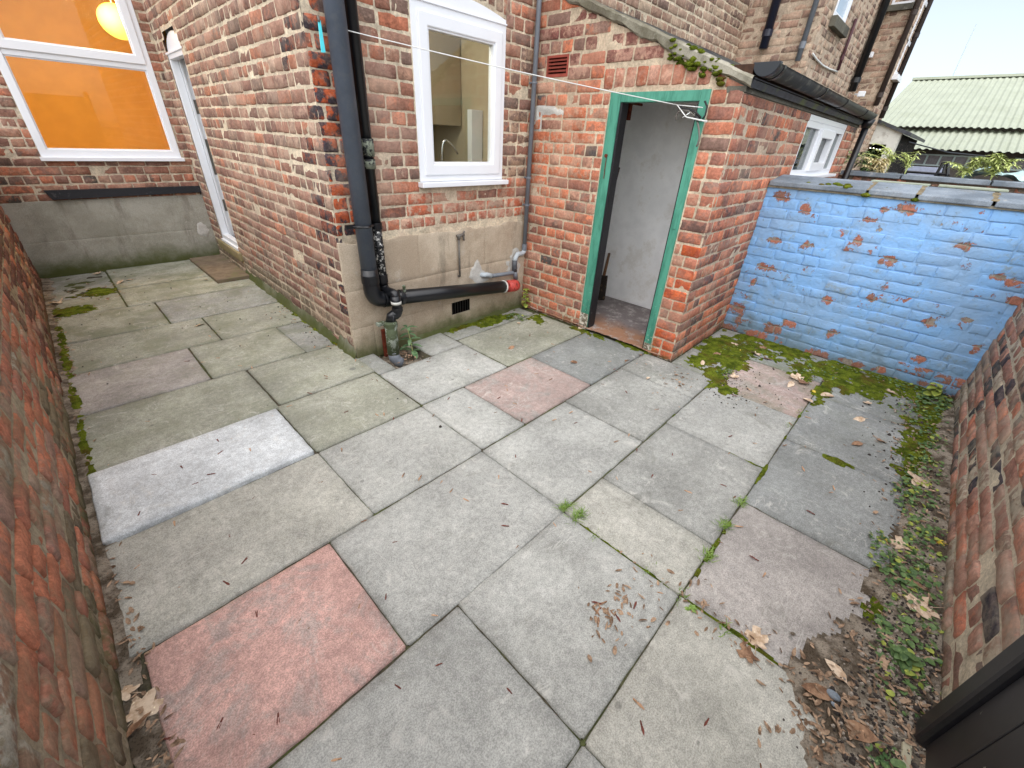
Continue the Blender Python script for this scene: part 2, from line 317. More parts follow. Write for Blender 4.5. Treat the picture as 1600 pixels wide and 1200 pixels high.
# ------------------------------------------------------------------ patch (brick / flag) generator
def patches(rects, C1, C2, fr, nu, nv, edge, depth, jit, amp, skirt, seed=0, ztop=None, round_=.35):
    O, U, Vv, N = [np.array(q) for q in fr]
    rects = np.asarray(rects, float); n = len(rects)
    if n == 0: return np.zeros((0, 3)), np.zeros((0, 4), int), np.zeros((0, 4)), np.zeros((0, 4))
    r = np.random.default_rng(seed)
    u0, u1, v0, v1 = rects.T
    def coords(a, b, k):
        if k == 2: return np.stack([a, b], 1)
        e = np.minimum(edge, (b - a) * .2); ia, ib = a + e, b - e
        return np.concatenate([a[:, None], ia[:, None] + (ib - ia)[:, None] * np.linspace(0, 1, k - 2)[None], b[:, None]], 1)
    uu = coords(u0, u1, nu); vv = coords(v0, v1, nv)
    UG = np.repeat(uu[:, None, :], nv, 1); VG = np.repeat(vv[:, :, None], nu, 2)
    bi = np.zeros((nv, nu), bool); bi[0] = bi[-1] = True; bi[:, 0] = bi[:, -1] = True
    # in-plane jitter (smooth per position)
    def PP(): return O + UG[..., None] * U + VG[..., None] * Vv
    flat = PP().reshape(-1, 3)
    if jit:
        off = r.uniform(0, 50, (n, 1, 1, 3)); fl = (PP() + off).reshape(-1, 3)
        ju = (vnoise(fl, 16, 1) * .65 + vnoise(fl, 45, 2) * .5).reshape(n, nv, nu); jv = (vnoise(fl, 16, 3) * .65 + vnoise(fl, 45, 4) * .5).reshape(n, nv, nu)
        UG = UG + ju * jit; VG = VG + jv * jit
        if round_:
            w_, h_ = (u1 - u0), (v1 - v0); cr = np.minimum(np.minimum(w_, h_) * .5, edge * 1.4)[:, None] * r.uniform(.3, 1.2, (n, 4)) * round_
            for q, (a, b) in enumerate(((0, 0), (0, -1), (-1, 0), (-1, -1))):
                UG[:, (0 if a == 0 else nv - 1), (0 if b == 0 else nu - 1)] += cr[:, q] * (1 if b == 0 else -1)
                VG[:, (0 if a == 0 else nv - 1), (0 if b == 0 else nu - 1)] += cr[:, q] * (1 if a == 0 else -1)
    D = np.where(bi, 0., depth)[None].repeat(n, 0) * r.uniform(.6, 1.35, (n, 1, 1))
    D += (r.normal(0, 1, (n, 1, 1)) * amp * .6)
    tu = (UG - u0[:, None, None]) / (u1 - u0)[:, None, None] - .5; tv = (VG - v0[:, None, None]) / (v1 - v0)[:, None, None] - .5
    D += r.normal(0, .6, (n, 1, 1)) * amp * tu + r.normal(0, .6, (n, 1, 1)) * amp * tv
    fl = PP().reshape(-1, 3)
    D += ((vnoise(fl, 28, 5) * .6 + vnoise(fl, 60, 6) * .4) * amp).reshape(n, nv, nu)
    if ztop is not None:
        zt = ztop(UG); VG = np.minimum(VG, zt - .004)
    P = PP() + D[..., None] * N
    ring = [(0, j) for j in range(nu)] + [(i, nu - 1) for i in range(1, nv)] + [(nv - 1, j) for j in range(nu - 2, -1, -1)] + [(i, 0) for i in range(nv - 2, 0, -1)]
    ri = np.array([i * nu + j for i, j in ring]); G = nu * nv; K = len(ri); T = G + K
    Pf = P.reshape(n, G, 3); Sk = Pf[:, ri] + (-skirt) * N
    V = np.concatenate([Pf, Sk], 1).reshape(-1, 3)
    q = [(i * nu + j, i * nu + j + 1, (i + 1) * nu + j + 1, (i + 1) * nu + j) for i in range(nv - 1) for j in range(nu - 1)]
    q += [(ri[k], G + k, G + (k + 1) % K, ri[(k + 1) % K]) for k in range(K)]
    q = np.array(q)
    # orientation: make face normal follow N
    if np.dot(np.cross(U, Vv), N) < 0: q = q[:, ::-1]
    F = (q[None] + (np.arange(n) * T)[:, None, None]).reshape(-1, 4)
    c1 = np.repeat(np.asarray(C1, float)[:, None], T, 1).reshape(-1, 4); c2 = np.repeat(np.asarray(C2, float)[:, None], T, 1).reshape(-1, 4)
    return V, F, c1, c2
def backing(fr, L, z0, ztop, holes, step, depth, amp, col, maxz=None):
    "mortar sheet with holes: grid cells whose centre falls in a hole are left out, breakpoints on hole edges"
    O, U, Vv, N = [np.array(q) for q in fr]
    def brk(a, b, pts):
        p = sorted(set([round(a, 4), round(b, 4)] + [round(x, 4) for x in pts if a < x < b])); o = []
        for x, y in zip(p[:-1], p[1:]):
            k = max(1, int(math.ceil((y - x) / step))); o += list(np.linspace(x, y, k + 1)[:-1])
        return np.array(o + [b])
    zm = float(np.max(ztop(np.array([0., L]))))
    us = brk(0, L, [h[0] for h in holes] + [h[1] for h in holes]); vs = brk(z0, zm, [h[2] for h in holes] + [h[3] for h in holes])
    UG, VG = np.meshgrid(us, vs); VG = np.minimum(VG, ztop(UG))
    P = O + UG[..., None] * U + VG[..., None] * Vv
    fl = P.reshape(-1, 3); d = depth + (vnoise(fl, 30, 8) * .6 + vnoise(fl, 9, 9) * .6) * amp
    P = fl + d[:, None] * N; nu = len(us); F = []
    for i in range(len(vs) - 1):
        for j in range(nu - 1):
            uc, vc = (us[j] + us[j + 1]) / 2, (vs[i] + vs[i + 1]) / 2
            if vs[i] >= ztop(uc) - 1e-4: continue
            if any(h[0] < uc < h[1] and h[2] < vc < h[3] for h in holes): continue
            F.append((i * nu + j, i * nu + j + 1, (i + 1) * nu + j + 1, (i + 1) * nu + j))
    F = np.array(F)
    if np.dot(np.cross(U, Vv), N) < 0: F = F[:, ::-1]
    c = np.tile(np.array(col, float), (len(P), 1))
    return P, F, c
def soft(c, k=.27, g=1.42):
    if c[0] < .12: g = 1.15
    l = .3 * c[0] + .55 * c[1] + .15 * c[2]; return tuple((x * (1 - k) + l * k) * g * q for x, q in zip(c[:3], (1., 1.13, 1.02))) + (1.,)
PAL = {
 'house': [(.34, lin(146, 84, 66)), (.22, lin(128, 78, 68)), (.14, lin(178, 88, 54)), (.12, lin(160, 106, 86)), (.10, lin(116, 80, 72)), (.03, lin(92, 78, 76))],
 'side': [(.3, lin(140, 88, 74)), (.25, lin(122, 78, 70)), (.1, lin(168, 92, 64)), (.2, lin(152, 112, 98)), (.12, lin(118, 86, 78))],
 'out': [(.32, lin(164, 84, 60)), (.2, lin(192, 92, 50)), (.18, lin(136, 78, 66)), (.14, lin(172, 112, 92)), (.08, lin(124, 84, 76)), (.03, lin(86, 72, 74))],
 'left': [(.4, lin(176, 88, 54)), (.25, lin(160, 82, 62)), (.15, lin(142, 96, 84)), (.2, lin(150, 112, 96))],
 'right': [(.3, lin(156, 100, 86)), (.25, lin(140, 84, 72)), (.15, lin(176, 88, 60)), (.2, lin(124, 84, 76)), (.1, lin(74, 68, 72))],
 'far': [(.35, lin(164, 122, 104)), (.25, lin(150, 104, 88)), (.2, lin(176, 138, 118)), (.2, lin(118, 84, 76))],
 'blue': [(.6, lin(160, 84, 64)), (.4, lin(138, 84, 72))],
}
def pick(pal, r):
    x = r.random() * sum(p[0] for p in pal)
    for wt, c in pal:
        x -= wt
        if x <= 0: return c
    return pal[-1][1]
for _k in PAL: PAL[_k] = [(w_, soft(c_, g={'left': 1.5, 'right': 1.5, 'far': 1.14}.get(_k, 1.42))) for w_, c_ in PAL[_k]]
def wall(name, parent, mat, O, U, N, L, top, pal, holes=(), bholes=None, z0=0., pitch=.0835, mortar=lin(204, 190, 168), seed=1, hi=3.2, extra=(), jit=.0045, amp=.0032, depth=.0052,
         colfn=None, peel=None, phase=0, joint=.012, bond=4, step=.035, edge=.007, bdepth=.0005, bamp=.0028):
    fr = frame_of(O, U, N); r = np.random.default_rng(seed)
    ztop = top if callable(top) else (lambda u: np.zeros_like(np.asarray(u, float)) + top)
    zm = float(np.max(ztop(np.array([0., L]))))
    det = [[], [], []]; low = [[], [], []]
    k = 0; v = z0
    def emit(a, b, va, vb, force=None):
        if b - a < .028 or vb - va < .02: return
        c = force or (colfn(a, b, va, vb, r) if colfn else None)
        if c is None:
            c1 = pick(PAL[pal], r); c2 = pick(PAL[pal], r); c2 = tuple(.55 * x + .45 * y for x, y in zip(c2, c1))
            c = (c1[:3] + (r.random() ** 2,), c2[:3] + (r.random() ** 1.5,))
        c = [tuple(np.clip(np.array(x[:3]) * r.uniform(.87, 1.11), 0, .9)) + (x[3],) for x in c]
        if peel is not None: c[0] = c[0][:3] + (peel(a, b, va, vb, r),)
        tgt = low if va > hi else det
        tgt[0].append((a, b, va, vb)); tgt[1].append(c[0]); tgt[2].append(c[1])
    while v < zm - .02:
        vb = v + pitch - joint + r.normal(0, .001)
        hdr = (k + phase) % bond == bond - 1
        bricks = []; u = -(.117 if (k + phase) % 2 else 0.) - (.059 if hdr else 0.)
        while u < L:
            wd = .112 if hdr or r.random() < .14 else .229
            wd *= r.uniform(.965, 1.035); bricks.append((max(u, 0.), min(u + wd - joint, L))); u += wd
        for a, b in bricks:
            segs = [(a, b)]
            for h in holes:
                if v < h[3] - .018 and vb > h[2] + .018:
                    ns = []
                    for p, q in segs:
                        if q <= h[0] or p >= h[1]: ns.append((p, q))
                        else:
                            if p < h[0]: ns.append((p, h[0] - .004))
                            if q > h[1]: ns.append((h[1] + .004, q))
                    segs = ns
            for p, q in segs:
                if q > p and v < float(ztop((p + q) / 2)) - .02: emit(p, q, v + r.normal(0, .0012), vb)
        v += pitch; k += 1
    for e in extra: emit(*e)
    Vs = []; Fs = []; A = []; B = []; n0 = 0
    for dset, (nu, nv) in ((det, (8, 5)), (low, (3, 3))):
        if not dset[0]: continue
        V, F, c1, c2 = patches(dset[0], dset[1], dset[2], fr, nu, nv, edge, depth, jit, amp, .02, seed, ztop)
        Vs.append(V); Fs.append(F + n0); A.append(c1); B.append(c2); n0 += len(V)
    bh = list(holes if bholes is None else bholes)
    P, F, c = backing(fr, L, z0, ztop, bh, step, bdepth, bamp, mortar[:3] + (0.,))
    mc = c.copy(); mc[:, :3] *= (1 + vnoise(P, 6, 3) * .12)[:, None]
    m2 = mc.copy(); m2[:, 3] = .35
    if peel is not None: mc[:, 3] = 0.0; m2[:, 3] = 0.
    Vs.append(P); Fs.append(F + n0); A.append(mc); B.append(m2)
    return mkobj(name, np.concatenate(Vs), np.concatenate(Fs), mat, parent, np.concatenate(A), np.concatenate(B), origin=None if parent else O)
# ================================================================== layout constants (metres)
XL, YM, XS, XSB, YE, XC, YO, XB, YR = -0.371, 6.754, 1.274, 1.36, 2.851, 3.161, 1.137, 4.304, -0.619
X7, YUP, X10, YFAR, X12 = 7.27, 1.941, 10.85, 1.587, 12.32
SIDE_U = Vector((XS - XSB, YE - YM, 0)).normalized(); SIDE_N = Vector((SIDE_U.y, -SIDE_U.x, 0)); SIDE_L = (Vector((XS, YE, 0)) - Vector((XSB, YM, 0))).length
F_MAIN = frame_of((0, YM, 0), (1, 0, 0), (0, -1, 0)); F_END = frame_of((0, YE, 0), (1, 0, 0), (0, -1, 0))
F_SIDE = frame_of((XSB, YM, 0), SIDE_U, SIDE_N)
F_OUT = frame_of((XC, 0, 0), (0, 1, 0), (-1, 0, 0)); F_OSIDE = frame_of((0, YO, 0), (1, 0, 0), (0, -1, 0))
# ------------------------------------------------------------------ ground
g = MB(); g.add([(-300, -300, -.09), (300, -300, -.09), (300, 300, -.09), (-300, 300, -.09)], [(0, 1, 2, 3)])
setp(g.build('ground', simple('bare_earth_ground', lin(96, 90, 78), .95, 3, .2, .3, .1)), kind='structure')
C_G = lin(172, 173, 168); C_G2 = lin(156, 157, 152); C_GW = lin(178, 177, 168); C_BL = lin(144, 147, 145); C_P = lin(206, 168, 158); C_P2 = lin(174, 155, 148); C_P3 = lin(168, 163, 158); C_OL = lin(158, 159, 146); C_WH = lin(212, 217, 219)
XW = -.31
SLABS = [  # x0 x1 y0 y1 colour algae lift
 (-.45, .56, -.45, .155, C_G, 0, 0), (.56, 1.226, -.45, .155, C_GW, .05, 0), (1.226, 1.955, -.45, .155, C_P3, 0, -.004), (1.955, 2.72, -.45, .155, C_BL, .05, 0), (2.72, 3.5, -.43, .155, C_BL, .15, 0), (3.5, 4.3, -.6, .155, C_BL, .5, -.006),
 (-.6, .56, -1.6, -.45, C_G, 0, 0),
 (-.115, .562, .155, .742, C_G, 0, 0), (-.45, -.115, .155, .742, C_G2, .2, 0), (.562, 1.222, .155, .75, C_G, .05, 0), (1.222, 1.562, .155, .75, C_GW, .1, 0), (1.562, 2.305, .155, .75, C_G2, .0, 0), (2.305, 3.035, .155, .755, C_G, .05, 0), (3.035, 3.75, .155, .755, C_P2, .5, -.004), (3.75, 4.3, .155, .755, C_BL, .7, 0),
 (-.30, .342, .745, 1.343, C_P, 0, .003), (.342, 1.235, .745, 1.35, C_G, 0, 0), (1.235, 2.01, .755, 1.355, C_G, .05, 0), (2.01, 2.735, .755, 1.355, C_G2, .05, 0), (2.735, 3.15, .76, 1.36, C_G2, .15, 0), (3.15, 4.3, .76, 1.13, C_G2, .6, -.003),
 (-.335, .56, 1.35, 1.952, C_GW, .1, 0), (.56, 1.247, 1.355, 1.955, C_G, .08, 0), (1.247, 1.61, 1.36, 1.96, C_G, .05, 0), (1.61, 2.333, 1.36, 1.96, C_P2, 0, .0), (2.333, 3.15, 1.363, 1.965, C_BL, .1, 0),
 (-.337, .548, 1.958, 2.52, C_WH, 0, .016), (.556, 1.25, 1.96, 2.56, C_OL, .25, 0), (1.258, 2.065, 1.968, 2.50, C_G, .15, 0), (2.073, 3.12, 1.972, 2.60, C_OL, .3, 0),
 (1.258, 1.405, 2.50, 2.84, C_G2, .3, 0), (1.728, 2.065, 2.505, 2.85, C_G, .4, 0), (2.073, 3.1, 2.61, 2.85, C_G2, .6, -.004),
 (-.335, .575, 2.528, 3.19, C_OL, .4, 0), (.583, 1.27, 2.568, 3.19, C_OL, .35, 0),
 (-.335, .362, 3.2, 3.85, C_P3, .35, 0), (.37, 1.02, 3.2, 3.85, C_OL, .5, 0), (1.02, 1.31, 3.2, 3.85, C_G2, .6, -.003),
 (-.335, .6, 3.86, 4.49, C_OL, .6, 0), (.608, 1.31, 3.86, 4.49, C_OL, .5, 0),
 (-.335, .37, 4.5, 5.19, C_OL, .7, 0), (.378, 1.33, 4.5, 5.19, C_G2, .6, 0),
 (-.335, .165, 5.2, 5.74, C_OL, .7, -.004), (.173, 1.35, 5.2, 5.84, C_OL, .7, 0), (-.335, .165, 5.75, 6.74, C_G2, .7, -.01), (.173, 1.36, 5.85, 6.74, C_OL, .8, 0)]
Vs = []; Fs = []; A = []; A2 = []; n0 = 0
for i, (x0, x1, y0, y1, c, al, lift) in enumerate(SLABS):
    fr = (Vector((0, 0, lift + random.uniform(-.0015, .0015))), Vector((1, 0, 0)), Vector((0, 1, 0)), Vector((0, 0, 1)))
    c = tuple(np.array(c[:3]) * random.uniform(.96, 1.04)) + (al,)
    wc = (C_G2[:3] if c[0] > c[1] * 1.25 else tuple(q_ * 1.06 for q_ in c[:3])); wc = tuple(.45 * p_ + .55 * q_ for p_, q_ in zip(c[:3], wc)) + (0,)
    V, F, c1, c2_ = patches([(x0 + .0028, x1 - .0028, y0 + .0028, y1 - .0028)], [c], [wc], fr, max(8, int((x1 - x0) / .03)), max(8, int((y1 - y0) / .03)), .006, .004, .0032, .0014, .045, 100 + i, None, 1.6)
    ed = np.minimum(np.minimum(V[:, 0] - x0, x1 - V[:, 0]), np.minimum(V[:, 1] - y0, y1 - V[:, 1])); dirt = np.clip(1 - ed / (.035 + .03 * vnoise(V, 6, 11)), 0, 1) * (.55 + .45 * vnoise(V, 9, 12))
    for cc in (c1, c2_): cc[:, :3] *= (1 - .30 * np.clip(dirt, 0, 1))[:, None] * (1 + .09 * vnoise(V, 2.2, 13) + .05 * vnoise(V, 7, 14))[:, None]
    Vs.append(V); Fs.append(F + n0); A.append(c1); A2.append(c2_); n0 += len(V)
setp(mkobj('paving', np.concatenate(Vs), np.concatenate(Fs), M_slab, None, np.concatenate(A), np.concatenate(A2)), kind='structure')
def hfield(name, x0, x1, y0, y1, step, hfn, mat, thr=0., zbase=0., **k):
    xs = np.arange(x0, x1 + step, step); ys = np.arange(y0, y1 + step, step); X, Y = np.meshgrid(xs, ys)
    Hh = hfn(X, Y); P = np.stack([X + vnoise(np.stack([X.ravel(), Y.ravel(), X.ravel() * 0], 1), 40, 3).reshape(X.shape) * step * .5, Y, np.maximum(Hh, thr - .003) + zbase], -1).reshape(-1, 3)
    nx = len(xs); F = []; ok = Hh > thr
    for i in range(len(ys) - 1):
        for j in range(nx - 1):
            if ok[i, j] or ok[i, j + 1] or ok[i + 1, j] or ok[i + 1, j + 1]: F.append((i * nx + j, i * nx + j + 1, (i + 1) * nx + j + 1, (i + 1) * nx + j))
    F = np.array(F); used, inv = np.unique(F, return_inverse=True)
    return mkobj(name, P[used], inv.reshape(F.shape), mat, **k)
def N2(X, Y, s, seed): return vnoise(np.stack([X.ravel(), Y.ravel(), X.ravel() * 0 + seed], 1), s, seed).reshape(X.shape)
def fbm(X, Y, s, seed, o=4): return sum(N2(X, Y, s * 2 ** i, seed + i) * .55 ** i for i in range(o))
t = NT('jointing_soil'); c = t.mix(t.ramp(t.noise(2.5, 6, .7), .42, .6), lin(80, 75, 64), lin(82, 88, 54)); c = t.mix(1., c, t.ramp(t.noise(90, 4), .3, .7, .7, 1.3), 'MULTIPLY')
M_joint = t.fin(c, .95, t.bump(t.noise(120, 5), .6, .004), .1)
hole = lambda X, Y: (X > 1.405) & (X < 1.72) & (Y > 2.50) & (Y < 2.86)
hf = lambda X, Y: np.where((X < XL - .02) | hole(X, Y), -.075, -.0065 + .003 * fbm(X, Y, 12, 5))
setp(hfield('jointing_soil', -.5, 4.32, -1.5, 6.8, .03, hf, M_joint, -1), kind='structure')
# ------------------------------------------------------------------ the house
house = thing('terraced_house', 'red brick terraced house with white framed windows and a kitchen wing projecting into the yard', 'house', (XS, YE, 0))
def col_side(a, b, va, vb, r):
    # dark vitrified quoins by the outer corner
    if b > SIDE_L - .14 or (b > SIDE_L - .3 and r.random() < .45):
        if r.random() < .5: return (lin(66, 60, 64)[:3] + (.7,), lin(134, 78, 62)[:3] + (.5,))
    if va < .2 and r.random() < .8: return (lin(136, 124, 106)[:3] + (1.,), lin(120, 108, 92)[:3] + (.3,))
    if va < .55 and r.random() < .25: return (lin(160, 146, 132)[:3] + (1.,), lin(130, 92, 80)[:3] + (.3,))
    return None
def col_end(a, b, va, vb, r):
    x = a + XS
    if a < .12 and x < 1.5:
        return (lin(70, 62, 68)[:3] + (.4,), lin(188, 92, 56)[:3] + (.5,)) if r.random() < .6 else (lin(180, 88, 54)[:3] + (.4,), lin(80, 64, 66)[:3] + (.4,))
    if x < 3.2 and va < 1.19 and x > 1.7:
        q = r.random()
        if va < 1.02: return (lin(196, 160, 138)[:3] + (1.,), lin(176, 112, 92)[:3] + (.5,)) if q < .6 else (lin(188, 106, 78)[:3] + (.8,), lin(190, 160, 140)[:3] + (.3,))
        return (lin(182, 108, 84)[:3] + (.8,), lin(186, 146, 124)[:3] + (.4,)) if q < .5 else None
    if x > 2.85 and x < 3.2 and r.random() < .4: return (lin(168, 140, 118)[:3] + (1.,), lin(120, 96, 86)[:3] + (.8,))
    if x > 3.3 or va > 2.9:
        c = pick(PAL['far'], r); return (c[:3] + (.8,), pick(PAL['far'], r)[:3] + (.3,))
    return None
MO = 5.0  # main wall starts 5 m to the left
wall('main_wall', house, M_brick, (XSB - MO - 1, YM, 0), (1, 0, 0), (0, -1, 0), MO + 1, 6.0, 'house',
     holes=[(.085 - XSB + MO + 1, 1.262 - XSB + MO + 1, 1.16, 2.78), (0, MO + 1, -.1, .76), (0, MO - .9, 0, 6)], bholes=[(.1 - XSB + MO + 1, 1.25 - XSB + MO + 1, 1.18, 2.76), (0, MO - .9, 0, 6)], seed=3, hi=3.0)
# side wall (u runs from the far inside corner towards the outer corner)
U_D0, U_D1 = YM - 6.37, YM - 5.66
wall('side_wall', house, M_brick, (XSB, YM, 0), SIDE_U, SIDE_N, SIDE_L, 6.0, 'side', holes=[(U_D0, U_D1, .2, 2.24), (U_D0 + .1, U_D1 - .1, 2.2, 2.30)], bholes=[(U_D0 + .01, U_D1 - .01, .22, 2.24), (U_D0 + .1, U_D1 - .1, 2.2, 2.30)], seed=5, colfn=col_side, mortar=lin(212, 198, 174), phase=1, joint=.013, hi=3.4)
arch_e = [(i * .1 + .0, i * .1 + .09, 2.30 + .04 * math.sin(math.pi * (i + .5) / 7), 2.42 + .04 * math.sin(math.pi * (i + .5) / 7)) for i in range(0)]
KW = (1.962, 2.806, 1.215, 2.30)  # kitchen window opening
def soldiers(a, b, z0, h, rise, n, seed):
    r = np.random.default_rng(seed); o = []
    for i in range(n):
        u = a + (b - a) * i / n; s = math.sin(math.pi * (i + .5) / n) * rise
        c = (pick(PAL['far'], r)[:3] + (1.,), pick(PAL['out'], r)[:3] + (.6,)); o.append((u + .003, u + (b - a) / n - .007, z0 + s, z0 + s + h, c))
    return o
wall('end_wall', house, M_brick, (XS, YE, 0), (1, 0, 0), (0, -1, 0), X7 - XS, 6.0, 'house',
     holes=[(KW[0] - XS, KW[1] - XS, KW[2], 2.54), (0, XC - XS, -.1, .865), (XC - XS + .04, X7 - XS, -1, 2.3)], bholes=[(KW[0] - XS + .01, KW[1] - XS - .01, KW[2] + .01, 2.30), (XC - XS + .14, X7 - XS, -1, 2.3)],
     extra=soldiers(KW[0] - XS - .05, KW[1] - XS + .05, 2.31, .21, .055, 12, 4), seed=9, colfn=col_end, mortar=lin(210, 196, 172), hi=4.2, phase=0)
# render plinths
def plinth(name, parent, mat, fr, cells, mat2=None, th=.012, topjit=.012, seed=1, label=None):
    Vs = []; Fs = []; n0 = 0
    for i, (a, b, c, d) in enumerate(cells):
        f2 = (fr[0] + fr[3] * (th - .004), fr[1], fr[2], fr[3])
        V, F, _, _ = patches([(a, b, c, d)], [(1, 1, 1, 1)], [(1, 1, 1, 1)], f2, max(6, int((b - a) / .025)), max(6, int((d - c) / .025)), .003, .0012, .0012, .0022, .02, seed + i, None, .2)
        if abs(d - max(x[3] for x in cells)) < 1e-6:
            O, U, Vv, N = [np.array(q) for q in fr]; h = V @ Vv; m = h > d - .03
            V[m] += Vv * (vnoise(V[m], 14, 4)[:, None] * topjit + vnoise(V[m], 50, 5)[:, None] * topjit * .4)
        Vs.append(V); Fs.append(F + n0); n0 += len(V)
    o = mkobj(name, np.concatenate(Vs), np.concatenate(Fs), mat, parent)
    if label: o['label'] = label
    return o
plinth('cement_render', house, M_rend1, F_MAIN, [(-.45, .5, -.03, .36), (.5, XSB + .01, -.03, .36), (-.45, XSB + .01, .36, .762)], topjit=.004, label='grey green stained cement render under the big window')
plinth('cement_render', house, M_rend2, F_END, [(XS - .012, 1.44, -.04, .24), (1.44, 2.2, -.04, .24), (2.2, 2.44, -.04, .125), (2.44, XC, -.04, .24), (2.2, 2.215, .125, .24), (2.43, 2.44, .125, .24), (XS - .012, 2.3, .24, .53), (2.3, XC, .24, .53), (XS - .012, 1.9, .53, .865), (1.9, 2.62, .53, .865), (2.62, XC, .53, .865)], seed=40, topjit=.02, label='buff cement render behind the black pipes')
# render return stub on side wall foot: smeared mortar
m = MB()
for i in range(26):
    y = 2.86 + i * .1; 
fil = []
def fillet(name, parent, p0, p1, nrm, w_, h_, mat, n=60, seed=1):
    p0, p1, nrm = Vector(p0), Vector(p1), Vector(nrm); V = []; F = []; r = np.random.default_rng(seed)
    for i in range(n + 1):
        p = p0.lerp(p1, i / n); k = .45 + .55 * (vnoise([tuple(p)], 5, seed)[0] + 1) / 2 + .2 * vnoise([tuple(p)], 25, seed)[0]
        for a, b in ((0, 1), (.25, .7), (.55, .3), (1, 0)): V.append(p + nrm * (a * w_ * k + .002) + Vector((0, 0, b * h_ * k - .004)))
    for i in range(n):
        for j in range(3): F.append((i * 4 + j, i * 4 + j + 1, (i + 1) * 4 + j + 1, (i + 1) * 4 + j))
    return mkobj(name, V, F, mat, parent)
fillet('mortar_fillet', house, (XS, YE - .02, 0), (1.335, 5.6, 0), SIDE_N, .05, .13, M_rend1, 90, 5)
fillet('mortar_fillet', house, (1.75, YE, 0), (XC, YE, 0), (0, -1, 0), .06, .05, M_rend1, 40, 6)
b = MB(); b.V = []; 
V = [(-.02, YM - .006, .862), (XSB + .005, YM - .006, .862), (XSB + .005, YM - .045, .79), (.02, YM - .05, .772), (-.02, YM - .03, .862), (XSB + .005, YM - .03, .862), (XSB + .005, YM - .006, .79), (.02, YM - .006, .772)]
b.add(V, [(4, 5, 2, 3), (0, 1, 5, 4), (3, 2, 6, 7), (0, 4, 3, 7), (1, 6, 2, 5)]); o = b.build('bitumen_strip', M_bandp, house, bevel=.004); o['label'] = 'black bitumen covered ledge above the grey render'
# big window on the main wall
def win_frame(fr, u0, u1, v0, v1, wd, d0, d1, parent, name='frame', step=True):
    m = MB(); m.ring(fr, u0, u1, v0, v1, wd, d0, d1)
    return m.build(name, M_white, parent, bevel=.003)
win = MB(); win.ring(F_MAIN, .085, 1.265, 1.16, 2.78, .062, -.07, .012, wb=.075)
win.pbox(F_MAIN, .147, 1.203, 2.0, 2.062, -.07, .006)
W1 = win.build('window', M_white, house, bevel=.003); W1['label'] = 'large white framed window glowing orange'
MB().ring(F_MAIN, .132, 1.218, 2.045, 2.76, .07, -.05, .024, wb=.075).build('sash', M_white, W1, bevel=.006)
m = MB(); m.ring(F_MAIN, .147, 1.203, 1.235, 2.0, .012, -.04, -.004); m.ring(F_MAIN, .202, 1.148, 2.12, 2.70, .010, -.03, .008); m.each('glazing_bead', simple('white_bead', lin(225, 228, 234), .35, 4, .03, 0), W1, bevel=.003)
m = MB(); m.pbox(F_MAIN, .15, 1.2, 1.24, 1.998, -.038, -.030); m.pbox(F_MAIN, .205, 1.146, 2.125, 2.70, -.018, -.010); m.each('pane', M_glass, W1)
m = MB(); m.pbox(F_MAIN, .07, 1.285, 1.142, 1.168, -.02, .055); m.pbox(F_MAIN, .07, 1.285, 1.132, 1.145, .045, .055); m.build('sill', M_white, W1, bevel=.003)
# orange living room behind it
M_or = simple('orange_painted_plaster', (.72, .48, .17, 1), .9, 4, .05, .05, .1)
rm = MB(); a, b_, c, d, e, f = -2.2, 2.6, YM + .10, 10.2, .25, 3.1
rm.add([(a, c, e), (b_, c, e), (b_, d, e), (a, d, e), (a, c, f), (b_, c, f), (b_, d, f), (a, d, f)], [(3, 2, 6, 7), (0, 3, 7, 4), (2, 1, 5, 6), (0, 1, 2, 3), (4, 5, 6, 7)])
rm.add([(a, c, e), (.09, c, e), (.09, c, f), (a, c, f)], [(0, 1, 2, 3)]); rm.add([(1.26, c, e), (b_, c, e), (b_, c, f), (1.26, c, f)], [(0, 1, 2, 3)]); rm.add([(.09, c, e), (1.26, c, e), (1.26, c, 1.18), (.09, c, 1.18)], [(0, 1, 2, 3)])
rm.build('living_room', M_or, house)
lp = px(184, 34, 1, YM + 1.25)
def sphere(mb, c, r, nu=24, nv=14, sz=1.):
    c = Vector(c); V = []; F = []
    for i in range(nv + 1):
        t_ = math.pi * i / nv
        for j in range(nu):
            p = 2 * math.pi * j / nu; V.append(c + Vector((math.sin(t_) * math.cos(p) * r, math.sin(t_) * math.sin(p) * r, math.cos(t_) * r * sz)))
    for i in range(nv):
        for j in range(nu): F.append((i * nu + j, (i + 1) * nu + j, (i + 1) * nu + (j + 1) % nu, i * nu + (j + 1) % nu))
    return mb.add(V, F)
lan = thing('pendant_lamp', 'lit round yellow pendant lamp hanging in the orange room behind the big window', 'lamp', (lp.x, lp.y, lp.z))
sh = sphere(MB(), lp, .185, sz=.93).build('lamp_shade', emis('lit_paper_shade', (1., .68, .12, 1), .62), lan, smooth=True)
MB().tube([lp + Vector((0, 0, .15)), (lp.x, lp.y, 3.09)], .006, 6).build('cord', M_white, lan)
sphere(MB(), lp, .045).build('bulb', emis('bulb_glow', (1., .9, .4, 1), 2.), lan, smooth=True)
pl = bpy.data.lights.new('pendant_light', 'POINT'); pl.energy = 38; pl.color = (1., .74, .42); pl.shadow_soft_size = .2
plo = bpy.data.objects.new('pendant_light', pl); COL.objects.link(plo); plo.location = (lp.x - .3, lp.y - .45, lp.z + .12)
